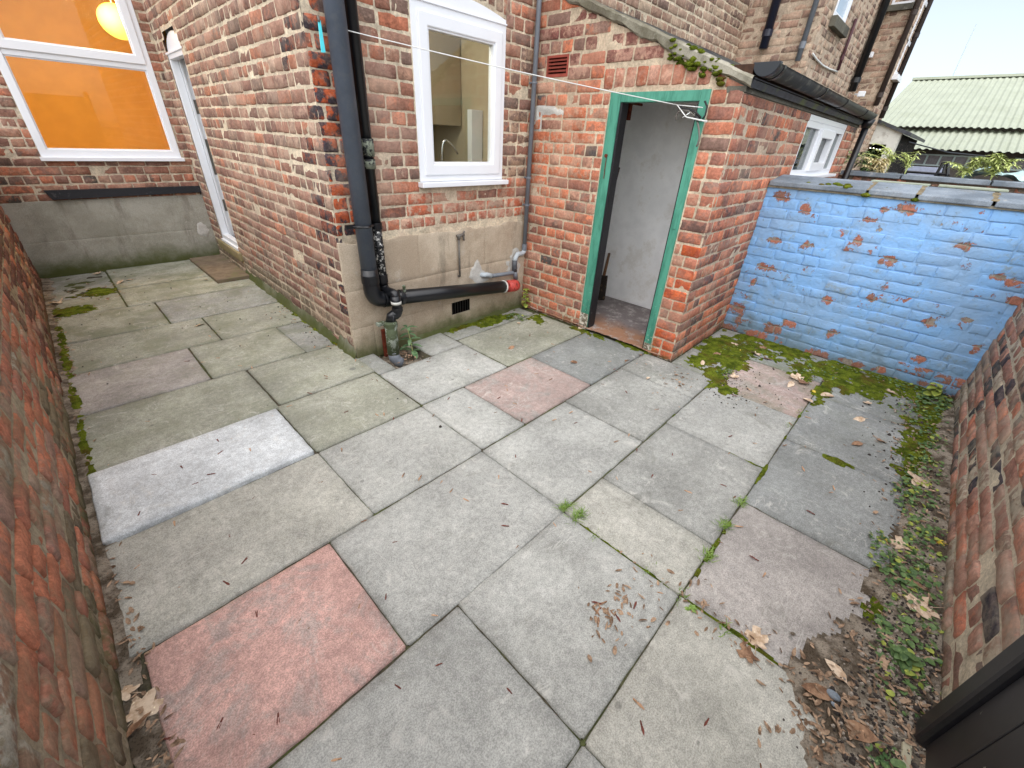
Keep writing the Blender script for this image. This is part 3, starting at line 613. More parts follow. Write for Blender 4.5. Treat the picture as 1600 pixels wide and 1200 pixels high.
# back door
def sbox(mb, u0, u1, z0, z1, d0, d1, m=0): return mb.pbox(F_SIDE, u0, u1, z0, z1, d0, d1, m)
dr = MB(); dr.ring(F_SIDE, U_D0, U_D1, .30, 2.14, .055, -.075, -.008)
D1 = dr.build('door', M_white, house, bevel=.003); D1['label'] = 'narrow white back door standing open, steel lock keeps on its far jamb'
m = MB(); sbox(m, U_D0 + .054, U_D0 + .075, .33, 2.10, -.16, -.078); sbox(m, U_D0 + .075, U_D0 + .085, .33, 2.10, -.10, -.078); m.build('jamb', M_white, D1, bevel=.002)
m = MB()
for z0_, z1_ in ((.62, .75), (1.02, 1.38), (1.62, 1.75)): sbox(m, U_D0 + .075, U_D0 + .079, z0_, z1_, -.145, -.105)
m.each('lock_keep', simple('lock_steel', lin(120, 118, 112), .45, 30, .1, .1, .5, .6), D1)
m = MB(); uc_, hw_ = (U_D0 + U_D1) / 2, (U_D1 - U_D0) / 2
V = [F_SIDE[0] + F_SIDE[1] * (uc_ + hw_ * math.cos(math.pi * k / 16)) + F_SIDE[2] * (2.14 + .15 * math.sin(math.pi * k / 16)) + F_SIDE[3] * d for d in (-.06, -.02) for k in range(17)]
m.add(V, [tuple(range(17)), tuple(range(33, 16, -1))] + [(k, k + 17, k + 18, k + 1) for k in range(16)]); sbox(m, U_D0 - .02, U_D1 + .02, 2.125, 2.142, -.07, .004); m.build('head_panel', M_white, D1, bevel=.003)
m = MB(); sbox(m, U_D0 + .01, U_D1 - .01, .27, .302, -.12, .012); m.build('sill', M_white, D1, bevel=.003)
m = MB(); sbox(m, U_D0 - .12, U_D1 + .08, .17, .27, -.2, .035); o = m.build('doorstep', M_stone, house, bevel=.012); o['label'] = 'worn stone step under the back door'
# brick relieving arch over the door (half round of bricks) and soot filled tympanum
m = MB(); uc = (U_D0 + U_D1) / 2; n = 9; hw = (U_D1 - U_D0) / 2
hall = MB(); hu0, hu1 = U_D0 - .25, U_D1 + .25
hall.pbox(F_SIDE, U_D0 + .076, U_D0 + .09, .62, 2.2, -1.4, -.162); hall.build('inner_wall', M_whitewash, house)
hall = MB(); O_, U_, V_, N_ = F_SIDE
q = lambda u, z, d: O_ + U_ * u + V_ * z + N_ * d
hall.add([q(U_D0 + .08, .22, -.165), q(U_D0 + .08, .62, -.165), q(U_D0 + .08, .62, -1.4), q(U_D0 + .08, .22, -1.4)], [(0, 1, 2, 3)])
hall.build('red_skirting', simple('red_tile', lin(132, 42, 34), .5, 8, .1, .1), house)
hall = MB(); hall.add([q(hu0, .2, -1.4), q(hu1, .2, -1.4), q(hu1, 2.4, -1.4), q(hu0, 2.4, -1.4), q(hu0, .2, -.1), q(hu1, .2, -.1), q(hu1, 2.4, -.1), q(hu0, 2.4, -.1)], [(0, 1, 2, 3), (3, 2, 6, 7), (0, 4, 5, 1), (1, 5, 6, 2), (0, 3, 7, 4)])
hall.build('hallway', M_whitewash, house)
# kitchen window
fr = F_END; k0, k1, kz0, kz1 = KW
W2 = MB().ring(fr, k0, k1, kz0 + .02, 2.262, .05, -.07, .008).build('window', M_white, house, bevel=.003); W2['label'] = 'white framed kitchen window under a shallow brick arch'
MB().ring(fr, k0 + .045, k1 - .045, kz0 + .062, 2.215, .075, -.05, .022).build('sash', M_white, W2, bevel=.008)
MB().ring(fr, k0 + .115, k1 - .115, kz0 + .135, 2.145, .016, -.04, .012).each('glazing_bead', M_white, W2, bevel=.003)
m = MB(); m.pbox(fr, k0 + .125, k1 - .125, kz0 + .145, 2.135, -.020, -.012); m.build('pane', M_glass, W2)
m = MB(); m.pbox(fr, k0 - .018, k1 + .03, kz0 - .016, kz0 + .018, -.03, .062); m.build('sill', M_white, W2, bevel=.004)
m = MB(); V = []; n = 16
for i in range(n + 1):
    u = k0 + (k1 - k0) * i / n; s = math.sin(math.pi * i / n) * .055
    for d in (-.05, .004): V += [q2 for q2 in (fr[0] + fr[1] * u + fr[2] * 2.262 + fr[3] * d, fr[0] + fr[1] * u + fr[2] * (2.29 + s) + fr[3] * d)]
F = []
for i in range(n):
    a = i * 4; b2 = a + 4; F += [(a + 2, a + 3, b2 + 3, b2 + 2), (a + 1, b2 + 1, b2 + 3, a + 3), (a, a + 2, b2 + 2, b2), (a, b2, b2 + 1, a + 1)]
m.add(V, F); m.build('arch_infill', M_white, W2)
m = MB(); m.pbox(fr, k0 - .004, k1 + .004, 2.258, 2.268, -.03, .016); m.build('head_trim', M_white, W2, bevel=.003)
M_kit = simple('cream_kitchen_wall', lin(186, 176, 152), .8, 3, .05, .05, .2)
rm = MB(); a, b_, c, d, e, f = 1.45, 3.0, YE + .08, 4.9, .3, 2.5
rm.add([(a, c, e), (b_, c, e), (b_, d, e), (a, d, e), (a, c, f), (b_, c, f), (b_, d, f), (a, d, f)], [(3, 2, 6, 7), (0, 3, 7, 4), (2, 1, 5, 6), (0, 1, 2, 3), (4, 5, 6, 7)]); rm.build('kitchen', M_kit, house)
M_cab = simple('beige_cabinet', lin(156, 142, 118), .5, 3, .06, .02, .4)
cb = thing('kitchen_cupboard', 'beige wall cupboard seen dimly through the kitchen window', 'cupboard', (2.75, 4.0, 1.5))
MB().box(2.62, 2.99, 3.6, 4.85, 1.62, 2.4).build('carcass', M_cab, cb, bevel=.004); m = MB(); m.box(2.6, 2.615, 3.62, 4.2, 1.64, 2.38); m.box(2.6, 2.615, 4.22, 4.83, 1.64, 2.38); m.each('cupboard_door', M_white, cb, bevel=.003)
ct = setp(MB().box(1.46, 2.99, 2.94, 3.5, 1.12, 1.16).build('worktop', M_cab, None, bevel=.004), 'beige kitchen worktop behind the kitchen window', 'worktop')
fr_ = setp(MB().box(px(737, 200, 1, 3.3).x, 2.99, 3.3, 3.36, 1.16, px(748, 172, 1, 3.3).z).build('tall_unit', M_white, None, bevel=.004), 'tall white unit at the right side inside the kitchen window', 'unit')
tp = px(690, 240, 1, 3.12); tp2 = px(708, 246, 1, 3.12)
tap = MB().tube([(tp.x, 3.12, 1.16)] + arc((tp.x, 3.12, tp.z - .02), (tp.x + .005, 3.12, tp.z + .2), (tp2.x + .05, 3.12, tp.z - .0), 12), .009, 10).build('kitchen_tap', simple('chrome', lin(200, 200, 200), .15, 5, .02, 0, .5, 1.), None, smooth=True)
setp(tap, 'curved chrome kitchen tap just behind the kitchen window pane', 'tap')
kl = bpy.data.lights.new('kitchen_fill', 'POINT'); kl.energy = 8; kl.color = (1., .92, .8); kl.shadow_soft_size = .15  # fill light added to brighten the kitchen, no fitting belongs to it
klo = bpy.data.objects.new('kitchen_fill', kl); COL.objects.link(klo); klo.location = (2.0, 3.1, 2.42)
# underfloor vent: black box on the wall face paints in the hole's shade
m = MB(); m.pbox(F_END, 2.215, 2.43, .128, .238, -.02, .0045); o = m.build('vent_shade', M_painted_shade, house)
m = MB(); m.pbox(F_END, 2.215, 2.43, .135, .145, -.06, .002)
for i in range(7): m.pbox(F_END, 2.222 + i * .03, 2.228 + i * .03, .13, .235, .003, .009)
m.build('vent_grille', simple('dark_iron', lin(34, 32, 30), .7, 30, .2, .3), house)
# ------------------------------------------------------------------ outhouse (ours and the neighbour's, one roof)
oh = thing('outhouse', 'low brick outhouse with a mossy lean-to roof, black gutter and open green door frame', 'outhouse', (XC, YO, 0))
vtop = lambda y: 1.92 + .39 * (y - YO)
Lo = YE - YO
DY0, DY1, DZ = 1.335, 2.08, 1.872
def col_out(a, b, va, vb, r):
    y = YE - a
    if y > 2.38 and va < 1.75 and va > .95:
        return (lin(196, 116, 84)[:3] + (.7,), lin(188, 140, 116)[:3] + (.2,)) if r.random() < .75 else None
    if y < 1.34 and va < 1.0 and r.random() < .5: return (lin(198, 98, 58)[:3] + (.2,), lin(176, 88, 62)[:3] + (.2,))
    if va > 1.9 and r.random() < .5: return (lin(172, 132, 116)[:3] + (1.,), lin(128, 84, 76)[:3] + (.6,))
    return None
top_o = lambda u: 1.93 + .39 * (Lo - np.asarray(u, float)) - .05
sold = [(YE - 2.155 + i * .0895, YE - 2.155 + i * .0895 + .0795, 1.888 + .012 * math.sin(i * .35), 2.01, (lin(*((196, 150, 130) if i % 3 else (184, 112, 86)))[:3] + (1.,), lin(176, 120, 100)[:3] + (.6,))) for i in range(10)]
wall('front_wall', oh, M_brick_out, (XC, YE, 0), (0, -1, 0), (-1, 0, 0), Lo, top_o, 'out', holes=[(YE - DY1 - .005, YE - DY0 + .005, -.1, DZ), (YE - 2.73, YE - 2.5, 1.975, 2.125), (YE - 2.16, YE - 1.26, DZ, 2.02)],
     bholes=[(YE - DY1 + .01, YE - DY0 - .01, -.1, 1.865), (YE - 2.725, YE - 2.505, 1.98, 2.12)], extra=sold, seed=21, pitch=.0852, colfn=col_out, mortar=lin(200, 184, 160), phase=2)
WX0, WX1, WZ0, WZ1 = 4.86, 6.62, 1.345, 1.845
def col_os(a, b, va, vb, r):
    if a < .12: return None
    q = r.random()
    if q < .12: return (lin(104, 84, 82)[:3] + (.6,), lin(150, 96, 80)[:3] + (.5,))
    return None
wall('end_wall', oh, M_brick_out, (XC, YO, 0), (1, 0, 0), (0, -1, 0), X7 - XC, 1.845, 'out', holes=[(WX0 - XC, WX1 - XC, WZ0, WZ1 + .1)], bholes=[(WX0 - XC, WX1 - XC, WZ0, WZ1 + .1)], seed=23, pitch=.0852, colfn=col_os, mortar=lin(194, 178, 156), phase=3, bond=3)
# sooty concrete band (lintel course) and soffit
m = MB(); m.box(XC - .004, 4.72, YO - .012, YO + .11, 1.845, 1.925); m.box(4.73, X7, YO - .010, YO + .11, 1.847, 1.925); m.build('lintel', M_sootcon, oh, bevel=.006)
m = MB(); m.box(XC - .002, X7, YO - .02, YO + .1, 1.925, 1.985); o = m.build('fascia', M_wood, oh, bevel=.004)
# roof: slates in courses
rs = math.atan(.39); rl = (YE - YO + .1) / math.cos(rs); n = 8
m = MB(); r = random.Random(5)
O_ = Vector((XC + .012, YO - .045, vtop(YO - .045) - .004)); Uv = Vector((1, 0, 0)); Vr = Vector((0, math.cos(rs), math.sin(rs))); Nr = Vector((0, -math.sin(rs), math.cos(rs))); fr_roof = (O_, Uv, Vr, Nr)
for k in range(9):
    x = 0. - (.15 if k % 2 else 0)
    while x < X7 - XC:
        a = max(0, x); b_ = min(X7 - XC, x + .296); lift = r.uniform(0, .004)
        if b_ - a > .04: m.pbox(fr_roof, a, b_, k * .22, min(k * .22 + .26, rl - .07), .010 + lift, .016 + lift)
        x += .3
m.pbox(fr_roof, .0, X7 - XC, 0.0, rl - .09, -.03, .008); m.build('roof', M_slate, oh)
# cement verge on the gable, with cracked underside and moss
V = []; F = []; n = 70
for i in range(n + 1):
    y = YO - .04 + (YE - YO + .03) * i / n; zt = vtop(y) + .012; k1_ = vnoise([(y, 0, 0)], 9, 2)[0]; k2_ = vnoise([(y, 3, 0)], 22, 3)[0]
    lo = .064 + .010 * k1_ + .008 * k2_
    for dx, dz in ((.06, .004), (-.012, .0), (-.022 + .006 * k2_, -.012), (-.020 + .006 * k1_, -lo + .01), (-.008, -lo), (.05, -lo)): V.append((XC - .006 + dx, y, zt + .006 + dz + .004 * vnoise([(y, dx * 50, 1)], 30, 7)[0]))
for i in range(n):
    for j in range(5): F.append((i * 6 + j, i * 6 + j + 1, (i + 1) * 6 + j + 1, (i + 1) * 6 + j))
mkobj('verge', V, F, M_concrete, oh, smooth=False)
# door frame
f = MB(); f.box(XC - .006, XC + .075, 1.99, DY1, .0, DZ - .004); f.box(XC - .006, XC + .075, DY0, 1.398, .03, DZ - .004); f.box(XC - .004, XC + .077, 1.398, 1.99, 1.806, DZ - .006)
df = f.build('door_frame', M_green, oh, bevel=.003); df['label'] = 'chipped teal green door frame'
f = MB(); f.box(XC + .0, XC + .078, 1.972, 1.9895, .03, 1.805); f.box(XC + .076, XC + .112, 1.985, 2.06, .03, 1.85); f.box(XC - .003, XC + .05, 1.3985, 1.406, .03, 1.805); f.each('door_stop', M_blackpaint, df, bevel=.002)
f = MB(); f.box(XC - .009, XC + .01, 1.992, 2.078, .004, .16); f.box(XC - .009, XC + .01, 1.337, 1.396, .034, .09); f.each('bare_wood_foot', chipped('peeled_white_wood', lin(120, 112, 96), lin(210, 206, 194), 30, .5, .8), df)
f = MB(); f.box(XC - .012, XC - .006, 1.355, 1.385, 1.02, 1.16); f.box(XC - .012, XC - .006, 1.36, 1.38, .28, .42); f.each('hinge', M_green, df, bevel=.001)
f = MB().tube([(XC - .011, 2.04, 1.46), (XC - .02, 2.04, 1.46)], .013, 10); f.tube([(XC - .012, 2.036, 1.45), (XC - .012, 2.034, 1.3)], .003, 6); f.build('hook', M_rust, df)
# airbrick
f = MB(); f.ring(F_OUT, 2.505, 2.725, 1.98, 2.12, .016, -.03, .004)
for i in range(5): f.add([F_OUT[0] + F_OUT[1] * u_ + F_OUT[2] * z_ + F_OUT[3] * d_ for u_, z_, d_ in ((2.52, 1.996 + i * .023, .003), (2.71, 1.996 + i * .023, .003), (2.71, 2.008 + i * .023, -.02), (2.52, 2.008 + i * .023, -.02), (2.52, 1.99 + i * .023, 0), (2.71, 1.99 + i * .023, 0))], [(0, 1, 2, 3), (4, 5, 1, 0)])
f.build('airbrick', M_terra, oh); f = MB(); f.pbox(F_OUT, 2.5, 2.73, 1.97, 2.13, -.06, -.035); f.build('airbrick_shade', M_painted_shade, oh)  # black back sheet paints in the dark behind the louvres
# cement smear where a meter used to be
def blob_patch(name, parent, mat, fr, u0, u1, v0, v1, th, seed, thr=.0, step=.012, shape=None):
    us = np.arange(u0, u1, step); vs = np.arange(v0, v1, step); UG, VG = np.meshgrid(us, vs)
    a = (UG - (u0 + u1) / 2) / ((u1 - u0) / 2); b_ = (VG - (v0 + v1) / 2) / ((v1 - v0) / 2)
    Hh = (1 - (np.abs(a) ** 3 + np.abs(b_) ** 3)) * .9 + fbm(UG, VG, 9, seed) * .45
    if shape is not None: Hh = np.minimum(Hh, shape(UG, VG))
    O, U, Vv, N = [np.array(q_) for q_ in fr]
    d = np.clip(Hh * th * 1.6, -.006, th) + fbm(UG, VG, 30, seed + 4) * .0012
    P = (O + UG[..., None] * U + VG[..., None] * Vv + d[..., None] * N).reshape(-1, 3); nx = len(us); F = []
    for i in range(len(vs) - 1):
        for j in range(nx - 1):
            if max(Hh[i, j], Hh[i + 1, j], Hh[i, j + 1], Hh[i + 1, j + 1]) > thr: F.append((i * nx + j, i * nx + j + 1, (i + 1) * nx + j + 1, (i + 1) * nx + j))
    F = np.array(F); used, inv = np.unique(F, return_inverse=True)
    return mkobj(name, P[used], inv.reshape(F.shape), mat, parent)
M_cem = render_mat('fresh_cement', lin(176, 174, 168), lin(206, 204, 198), 0, .1, .2)
blob_patch('cement_patch', oh, M_cem, F_OUT, 2.42, 2.86, 1.60, 1.80, .013, 3, shape=lambda U, V: np.maximum(V - 1.72, (U - 2.74)) * 12)
blob_patch('cement_patch', house, M_cem, F_END, 2.42, 2.78, .34, .62, .016, 8, shape=lambda U, V: (.62 - V - np.abs(U - 2.53) * (.9 + .6 * (U > 2.53))) * 9 + .35 * fbm(U, V, 20, 5))
blob_patch('cement_patch', house, M_cem, F_END, 2.84, 3.12, .34, .64, .014, 9, shape=lambda U, V: (U - 2.88 - .25 * np.maximum(V - .5, 0) * 2) * 9 + .4 * fbm(U, V, 20, 6))
blob_patch('cement_patch', house, M_cem, F_MAIN, 1.17, 1.33, .25, .45, .018, 12)
# inside of the outhouse
ih = MB(); a, b_, c, d, e, f_ = XC + .115, 4.10, 1.25, 2.70, .035, 2.12
ih.add([(a, c, e), (b_, c, e), (b_, d, e), (a, d, e), (a, c, 1.875), (b_, c, 1.875), (b_, d, 2.3), (a, d, 2.3)], [(1, 2, 6, 5), (2, 3, 7, 6), (0, 1, 5, 4), (4, 5, 6, 7)])
ih.add([(a, DY1, e), (a, d, e), (a, d, 2.3), (a, DY1, 2.14), (a, c, e), (a, DY0, e), (a, DY0, 1.9), (a, c, 1.875), (a, DY0, 1.868), (a, DY1, 1.868)], [(0, 1, 2, 3), (4, 5, 6, 7), (8, 9, 3, 6)])
ih.build('inner_walls', M_whitewash, oh)
t = NT('outhouse_floor'); c_ = t.mix(t.ramp(t.math('ADD', t.z(0), t.math('MULTIPLY', t.noise(5, 4), .4)), 3.5, 3.8), lin(158, 120, 96), lin(128, 120, 120))
c_ = t.mix(t.ramp(t.noise(9, 6, .75), .5, .66), c_, lin(170, 164, 160)); c_ = t.mix(t.math('MULTIPLY', t.ramp(t.noise(16, 6, .75), .55, .66), .6), c_, lin(90, 82, 74)); Mf = t.fin(c_, .9, t.bump(t.noise(40, 6), .5, .006), .2)
f = hfield('floor', XC - .02, 4.12, 1.22, 2.72, .02, lambda X, Y: .03 + .005 * fbm(X, Y, 8, 2), Mf, -1); f.parent = oh; f.location = f.location - oh.location
f = MB(); f.box(3.5, 3.53, 2.1, 2.75, 1.5, 1.52)
# spade in the corner
sp = thing('spade', 'rusty spade with a short wooden handle standing in the open outhouse doorway', 'spade', (3.72, 2.22, .04))
hb = px(944, 428, 0, 3.86); ht = px(952, 396, 0, 4.02)
MB().tube([hb - Vector((0, 0, .02)), ht], [.017, .014], 8).build('handle', simple('worn_handle', lin(96, 66, 40), .6, 30, .2, .3), sp, smooth=True)
p1, p2, p3, p4 = px(930, 430, 0, 3.84), px(949, 432, 0, 3.84), px(944, 470, 0, 3.74), px(926, 468, 0, 3.74)
V = [p1, p2, p3, p4] + [p + Vector((.03, .01, .004)) for p in (p1, p2, p3, p4)]
MB().add(V, [(0, 1, 2, 3), (4, 7, 6, 5), (0, 4, 5, 1), (1, 5, 6, 2), (2, 6, 7, 3), (3, 7, 4, 0)]).build('blade', chipped('rusty_blade', lin(34, 26, 20), lin(96, 78, 50), 16, .55, .8), sp, bevel=.006)
pa, pb = px(967, 262, 0, 3.62), px(938, 372, 0, 3.40)
setp(MB().tube([pa, pb.lerp(pa, -.9)], .012, 8).build('broom_handle', M_wood, None, smooth=True), 'dark red wooden pole leaning inside the green door frame', 'pole')
pa = px(985, 165, 0, 3.9)
setp(MB().box(pa.x - .02, pa.x + .02, pa.y - .012, pa.y + .012, pa.z - .11, pa.z + .03).tube([(pa.x, pa.y, pa.z + .02), (pa.x + .2, pa.y, pa.z + .02)], .01, 6).build('wall_bracket', M_rust, None), 'small rusty bracket inside the outhouse under the green door head', 'bracket')
# neighbour's window in the outhouse end wall
fr = F_OSIDE
W3 = MB().ring(fr, WX0 + .004, WX1 - .004, WZ0 + .01, WZ1 - .045, .05, -.07, -.005).pbox(fr, WX0 + .56, WX0 + .63, WZ0 + .06, WZ1 - .095, -.07, -.007).pbox(fr, WX0 + 1.2, WX0 + 1.26, WZ0 + .06, WZ1 - .095, -.07, -.007).pbox(fr, WX0 + .004, WX1 - .004, WZ1 - .045, WZ1 + .0, -.05, -.003).build('window', M_white, oh, bevel=.003)
W3['label'] = 'white three light window beyond the blue wall'
MB().ring(fr, WX0 + .60, WX0 + 1.23, WZ0 + .05, WZ1 - .085, .075, -.04, .018).build('sash', M_white, W3, bevel=.005)
m = MB(); m.pbox(fr, WX0 + .05, WX1 - .05, WZ0 + .05, WZ1 - .09, -.045, -.038); m.build('pane', M_glassd, W3)
m = MB(); m.pbox(fr, WX0 - .03, WX1 + .03, WZ0 - .015, WZ0 + .012, -.03, .07); m.build('sill', M_white, W3, bevel=.004)
m = MB(); m.pbox(fr, WX0 - .1, WX1 + .1, WZ0 - .1, WZ1 + .1, -.35, -.34)
for i in range(16): m.pbox(fr, WX0 + .03, WX1 - .03, WZ0 + .06 + i * .025, WZ0 + .064 + i * .025, -.12, -.10)
m.ring(fr, WX0 - .03, WX1 + .03, WZ0 - .03, WZ1 + .1, .025, -.35, -.07); m.build('window_blind', simple('pale_blind', lin(168, 176, 164), .8, 5, .1, .1), W3)
# gutter
gt = thing('gutter', 'black half round plastic gutter along the outhouse eaves above the blue wall', 'gutter', (XC, YO - .12, 1.9))
def halfround(x0, x1, y, z, r, th, mb, n=14):
    V = []; F = []
    for x in (x0, x1):
        for rad in (r, r - th):
            for k in range(n + 1): an = math.pi + math.pi * k / n; V.append((x, y + rad * math.cos(an), z + rad * math.sin(an)))
    m_ = n + 1
    for k in range(n): F += [(k, k + 1, 2 * m_ + k + 1, 2 * m_ + k), (m_ + k, 3 * m_ + k, 3 * m_ + k + 1, m_ + k + 1), (k, m_ + k, m_ + k + 1, k + 1), (2 * m_ + k, 2 * m_ + k + 1, 3 * m_ + k + 1, 3 * m_ + k)]
    for e_ in (0, n): F.append((e_, m_ + e_, 3 * m_ + e_, 2 * m_ + e_))
    return mb.add(V, F)
GY, GZ = YO - .085, 1.985
halfround(XC + .02, X7, GY, GZ, .062, .004, MB()).build('channel', M_gutter, gt, smooth=True)
V = []; n = 20
m = MB()
for x0_, x1_ in ((XC - .0, XC + .045),):
    V = [(x, GY + .074 * math.cos(math.pi + math.pi * k / n), GZ + .005 + .072 * math.sin(math.pi + math.pi * k / n)) for x in (x0_, x1_) for k in range(n + 1)]
    F = [tuple(range(n + 1))[::-1], tuple(range(n + 1, 2 * n + 2))] + [(k, k + 1, n + 2 + k, n + 1 + k) for k in range(n)] + [(0, n + 1, 2 * n + 1, n)]
    m.add(V, F)
m.build('end_cap', simple('black_end_cap', lin(24, 30, 38), .35, 10, .1, .05), gt, bevel=.003)
for x in (XC + .12, 4.45, 5.35, 6.5):
    halfround(x, x + .035, GY, GZ, .068, .006, MB()).box(x, x + .035, GY + .06, YO - .018, GZ - .03, GZ + .01).build('bracket', M_pipeb, gt)
MB().tube([(X7 - .05, GY, GZ - .05), (X7 - .05, GY, GZ - .14)], [.07, .045], 12).build('outlet', M_pipeb, gt, smooth=True)
dp = setp(MB().tube([(X7 - .05, GY, GZ - .12), (X7 - .05, GY, .0)], .036, 12).build('downpipe', M_pipeb, None, smooth=True), 'black downpipe dropping from the far end of the outhouse gutter', 'drainpipe')
# ================================================================== yard walls
bw = thing('boundary_wall', 'light blue painted brick wall with peeling patches and grey coping stones', 'wall', (XB, .3, 0))
def peel_b(a, b, va, vb, r): return (r.random() ** 4) * .4 + (.45 if va < .1 and r.random() < .5 else 0)
wall('brickwork', bw, M_blue, (XB, YO, 0), (0, -1, 0), (-1, 0, 0), YO - YR + .1, 1.296, 'blue', seed=31, pitch=.0812, peel=peel_b, mortar=lin(150, 140, 128), jit=.0065, amp=.0042, depth=.0012, joint=.010, phase=1, step=.02, edge=.004, bdepth=-.0026, bamp=.0030)
bo = [c for c in bw.children if c.name.startswith('brickwork')][0]
me = bo.data; nv = len(me.vertices); co = np.zeros(nv * 3); me.vertices.foreach_get('co', co); co = co.reshape(-1, 3) + np.array(bw.location)
ca = np.zeros(nv * 4, np.float32); me.attributes['Col'].data.foreach_get('color', ca); ca = ca.reshape(-1, 4)
for (u, v, ru, rv) in [(1223, 306, 15, 8), (1258, 328, 10, 8), (1382, 327, 9, 6), (1417, 328, 13, 10), (1373, 360, 5, 4), (1340, 378, 10, 9), (1210, 376, 11, 6), (1262, 383, 9, 7), (1388, 407, 17, 10), (1322, 389, 7, 4), (1197, 418, 15, 7), (1178, 442, 6, 7), (1383, 448, 5, 8),
                       (1365, 466, 11, 7), (1510, 385, 15, 8), (1558, 433, 13, 6), (1587, 443, 15, 9), (1587, 470, 17, 8), (1153, 482, 15, 10), (1155, 500, 6, 8), (1208, 513, 17, 9), (1180, 524, 22, 8), (1453, 505, 15, 8), (1435, 562, 12, 7), (1433, 580, 11, 7), (1525, 545, 9, 7), (1300, 520, 9, 7),
                       (1447, 600, 20, 6), (1377, 578, 10, 5), (1277, 553, 22, 8), (1333, 568, 28, 6), (1233, 506, 13, 6), (1137, 513, 16, 7), (1293, 468, 9, 6), (1360, 345, 14, 4), (1510, 500, 10, 4), (1530, 330, 9, 3), (1470, 350, 8, 3)]:
    c0 = px(u, v, 0, XB); cu = px(u + ru, v, 0, XB); cv = px(u, v + rv, 0, XB)
    ry = abs(cu.y - c0.y) * .95 + .004; rz = abs(cv.z - c0.z) * .9 + .003
    d = ((co[:, 1] - c0.y) / ry) ** 2 + ((co[:, 2] - c0.z) / rz) ** 2
    ca[:, 3] = np.maximum(ca[:, 3], np.clip(1.25 - d * .62, 0, .95))
me.attributes['Col'].data.foreach_set('color', ca.reshape(-1))
cb2 = np.zeros(nv * 4, np.float32); me.attributes['Col2'].data.foreach_get('color', cb2); cb2 = cb2.reshape(-1, 4); cb2[:, 3] = np.where(cb2[:, 3] > 0, .35 + .65 * cb2[:, 3], 0); me.attributes['Col2'].data.foreach_set('color', cb2.reshape(-1))
MB().box(XB + .02, XB + .22, YR - .3, YO + .2, 0, 1.29).build('back_face', M_brick_far, bw)
# coping stones, sloping back
ys = [YO - .002, .452, .165, -.225, -.66, -1.1]; fc = []
for i in range(5):
    a, b_ = ys[i] - .008, ys[i + 1] + .008; dz = random.uniform(-.004, .004)
    V = [(XB - .036, a, 1.300 + dz), (XB - .036, b_, 1.300 + dz), (XB - .036, b_, 1.334 + dz), (XB - .036, a, 1.334 + dz), (XB + .30, a, 1.34 + dz), (XB + .30, b_, 1.34 + dz), (XB + .30, b_, 1.378 + dz), (XB + .30, a, 1.378 + dz)]
    o = MB().add(V, [(0, 3, 2, 1), (4, 5, 6, 7), (3, 7, 6, 2), (0, 1, 5, 4), (0, 4, 7, 3), (1, 2, 6, 5)]).build('coping_stone', M_coping, bw, bevel=.006)
m = MB().box(XB - .02, XB + .28, YR - .3, YO, 1.288, 1.304); m.build('mortar_bed', M_concrete, bw)
for y in ys[1:4]: blob = hfield('joint_mortar', XB - .03, XB + .28, y - .02, y + .02, .01, lambda X, Y: 1.338 + (X - XB) * .13 + .004 * fbm(X, Y, 30, 3), simple('joint_mortar', lin(120, 108, 84), .9, 20, .3, .3), -1); blob.parent = bw; blob.location = blob.location - bw.location
def clump_moss(name, pts, parent=None):
    m = MB()
    for (x, y, z, r_) in pts:
        V = []; F = []; nu, nvv = 10, 7
        for i in range(nvv + 1):
            t_ = math.pi * i / nvv
            for j in range(nu):
                p = 2 * math.pi * j / nu; k = r_ * (1 + .35 * vnoise([(x * 40 + math.cos(p) * 2, y * 40 + math.sin(p) * 2, i)], 1, 3)[0]); V.append((x + math.sin(t_) * math.cos(p) * k, y + math.sin(t_) * math.sin(p) * k, z + math.cos(t_) * r_ * .55 - .002))
        for i in range(nvv):
            for j in range(nu): F.append((i * nu + j, (i + 1) * nu + j, (i + 1) * nu + (j + 1) % nu, i * nu + (j + 1) % nu))
        m.add(V, F)
    return m.build(name, M_moss, parent, smooth=True)
t = NT('moss'); c = t.mix(t.ramp(t.noise(14, 5, .7), .35, .65), lin(74, 88, 24), lin(126, 140, 42)); c = t.mix(t.ramp(t.noise(5, 4, .7), .5, .68), c, lin(104, 92, 40)); c = t.mix(1., c, t.ramp(t.noise(230, 4, .8), .3, .7, .45, 1.45), 'MULTIPLY')
M_moss = t.fin(c, .95, t.bump(t.math('ADD', t.noise(260, 4, .8), t.noise(60, 4)), 1., .012), .1)
setp(clump_moss('moss_clump', [(XB + .02, .72, 1.345, .022), (XB + .05, .67, 1.348, .03), (XB + .02, .64, 1.343, .026), (XB + .07, .60, 1.35, .022), (XB - .01, .585, 1.34, .032), (XB + .03, .86, 1.345, .016), (XB - .01, .76, 1.34, .02), (XB + .1, .36, 1.35, .014), (XB - .03, .452, 1.30, .03), (XB - .03, .165, 1.30, .025)], bw), kind='stuff')
# verge moss on outhouse
pts = []
r = random.Random(4)
for i in range(130):
    y = 1.18 + .40 * (r.random() + r.random()) / 1.4; pts.append((XC - .014 + r.uniform(-.012, .04), y, vtop(y) + r.uniform(-.09, .022), r.uniform(.008, .026)))
for i in range(14):
    y = r.uniform(1.8, 2.75); pts.append((XC + r.uniform(0, .06), y, vtop(y) + .01, r.uniform(.008, .02)))
setp(clump_moss('roof_moss', pts, oh), kind='stuff')
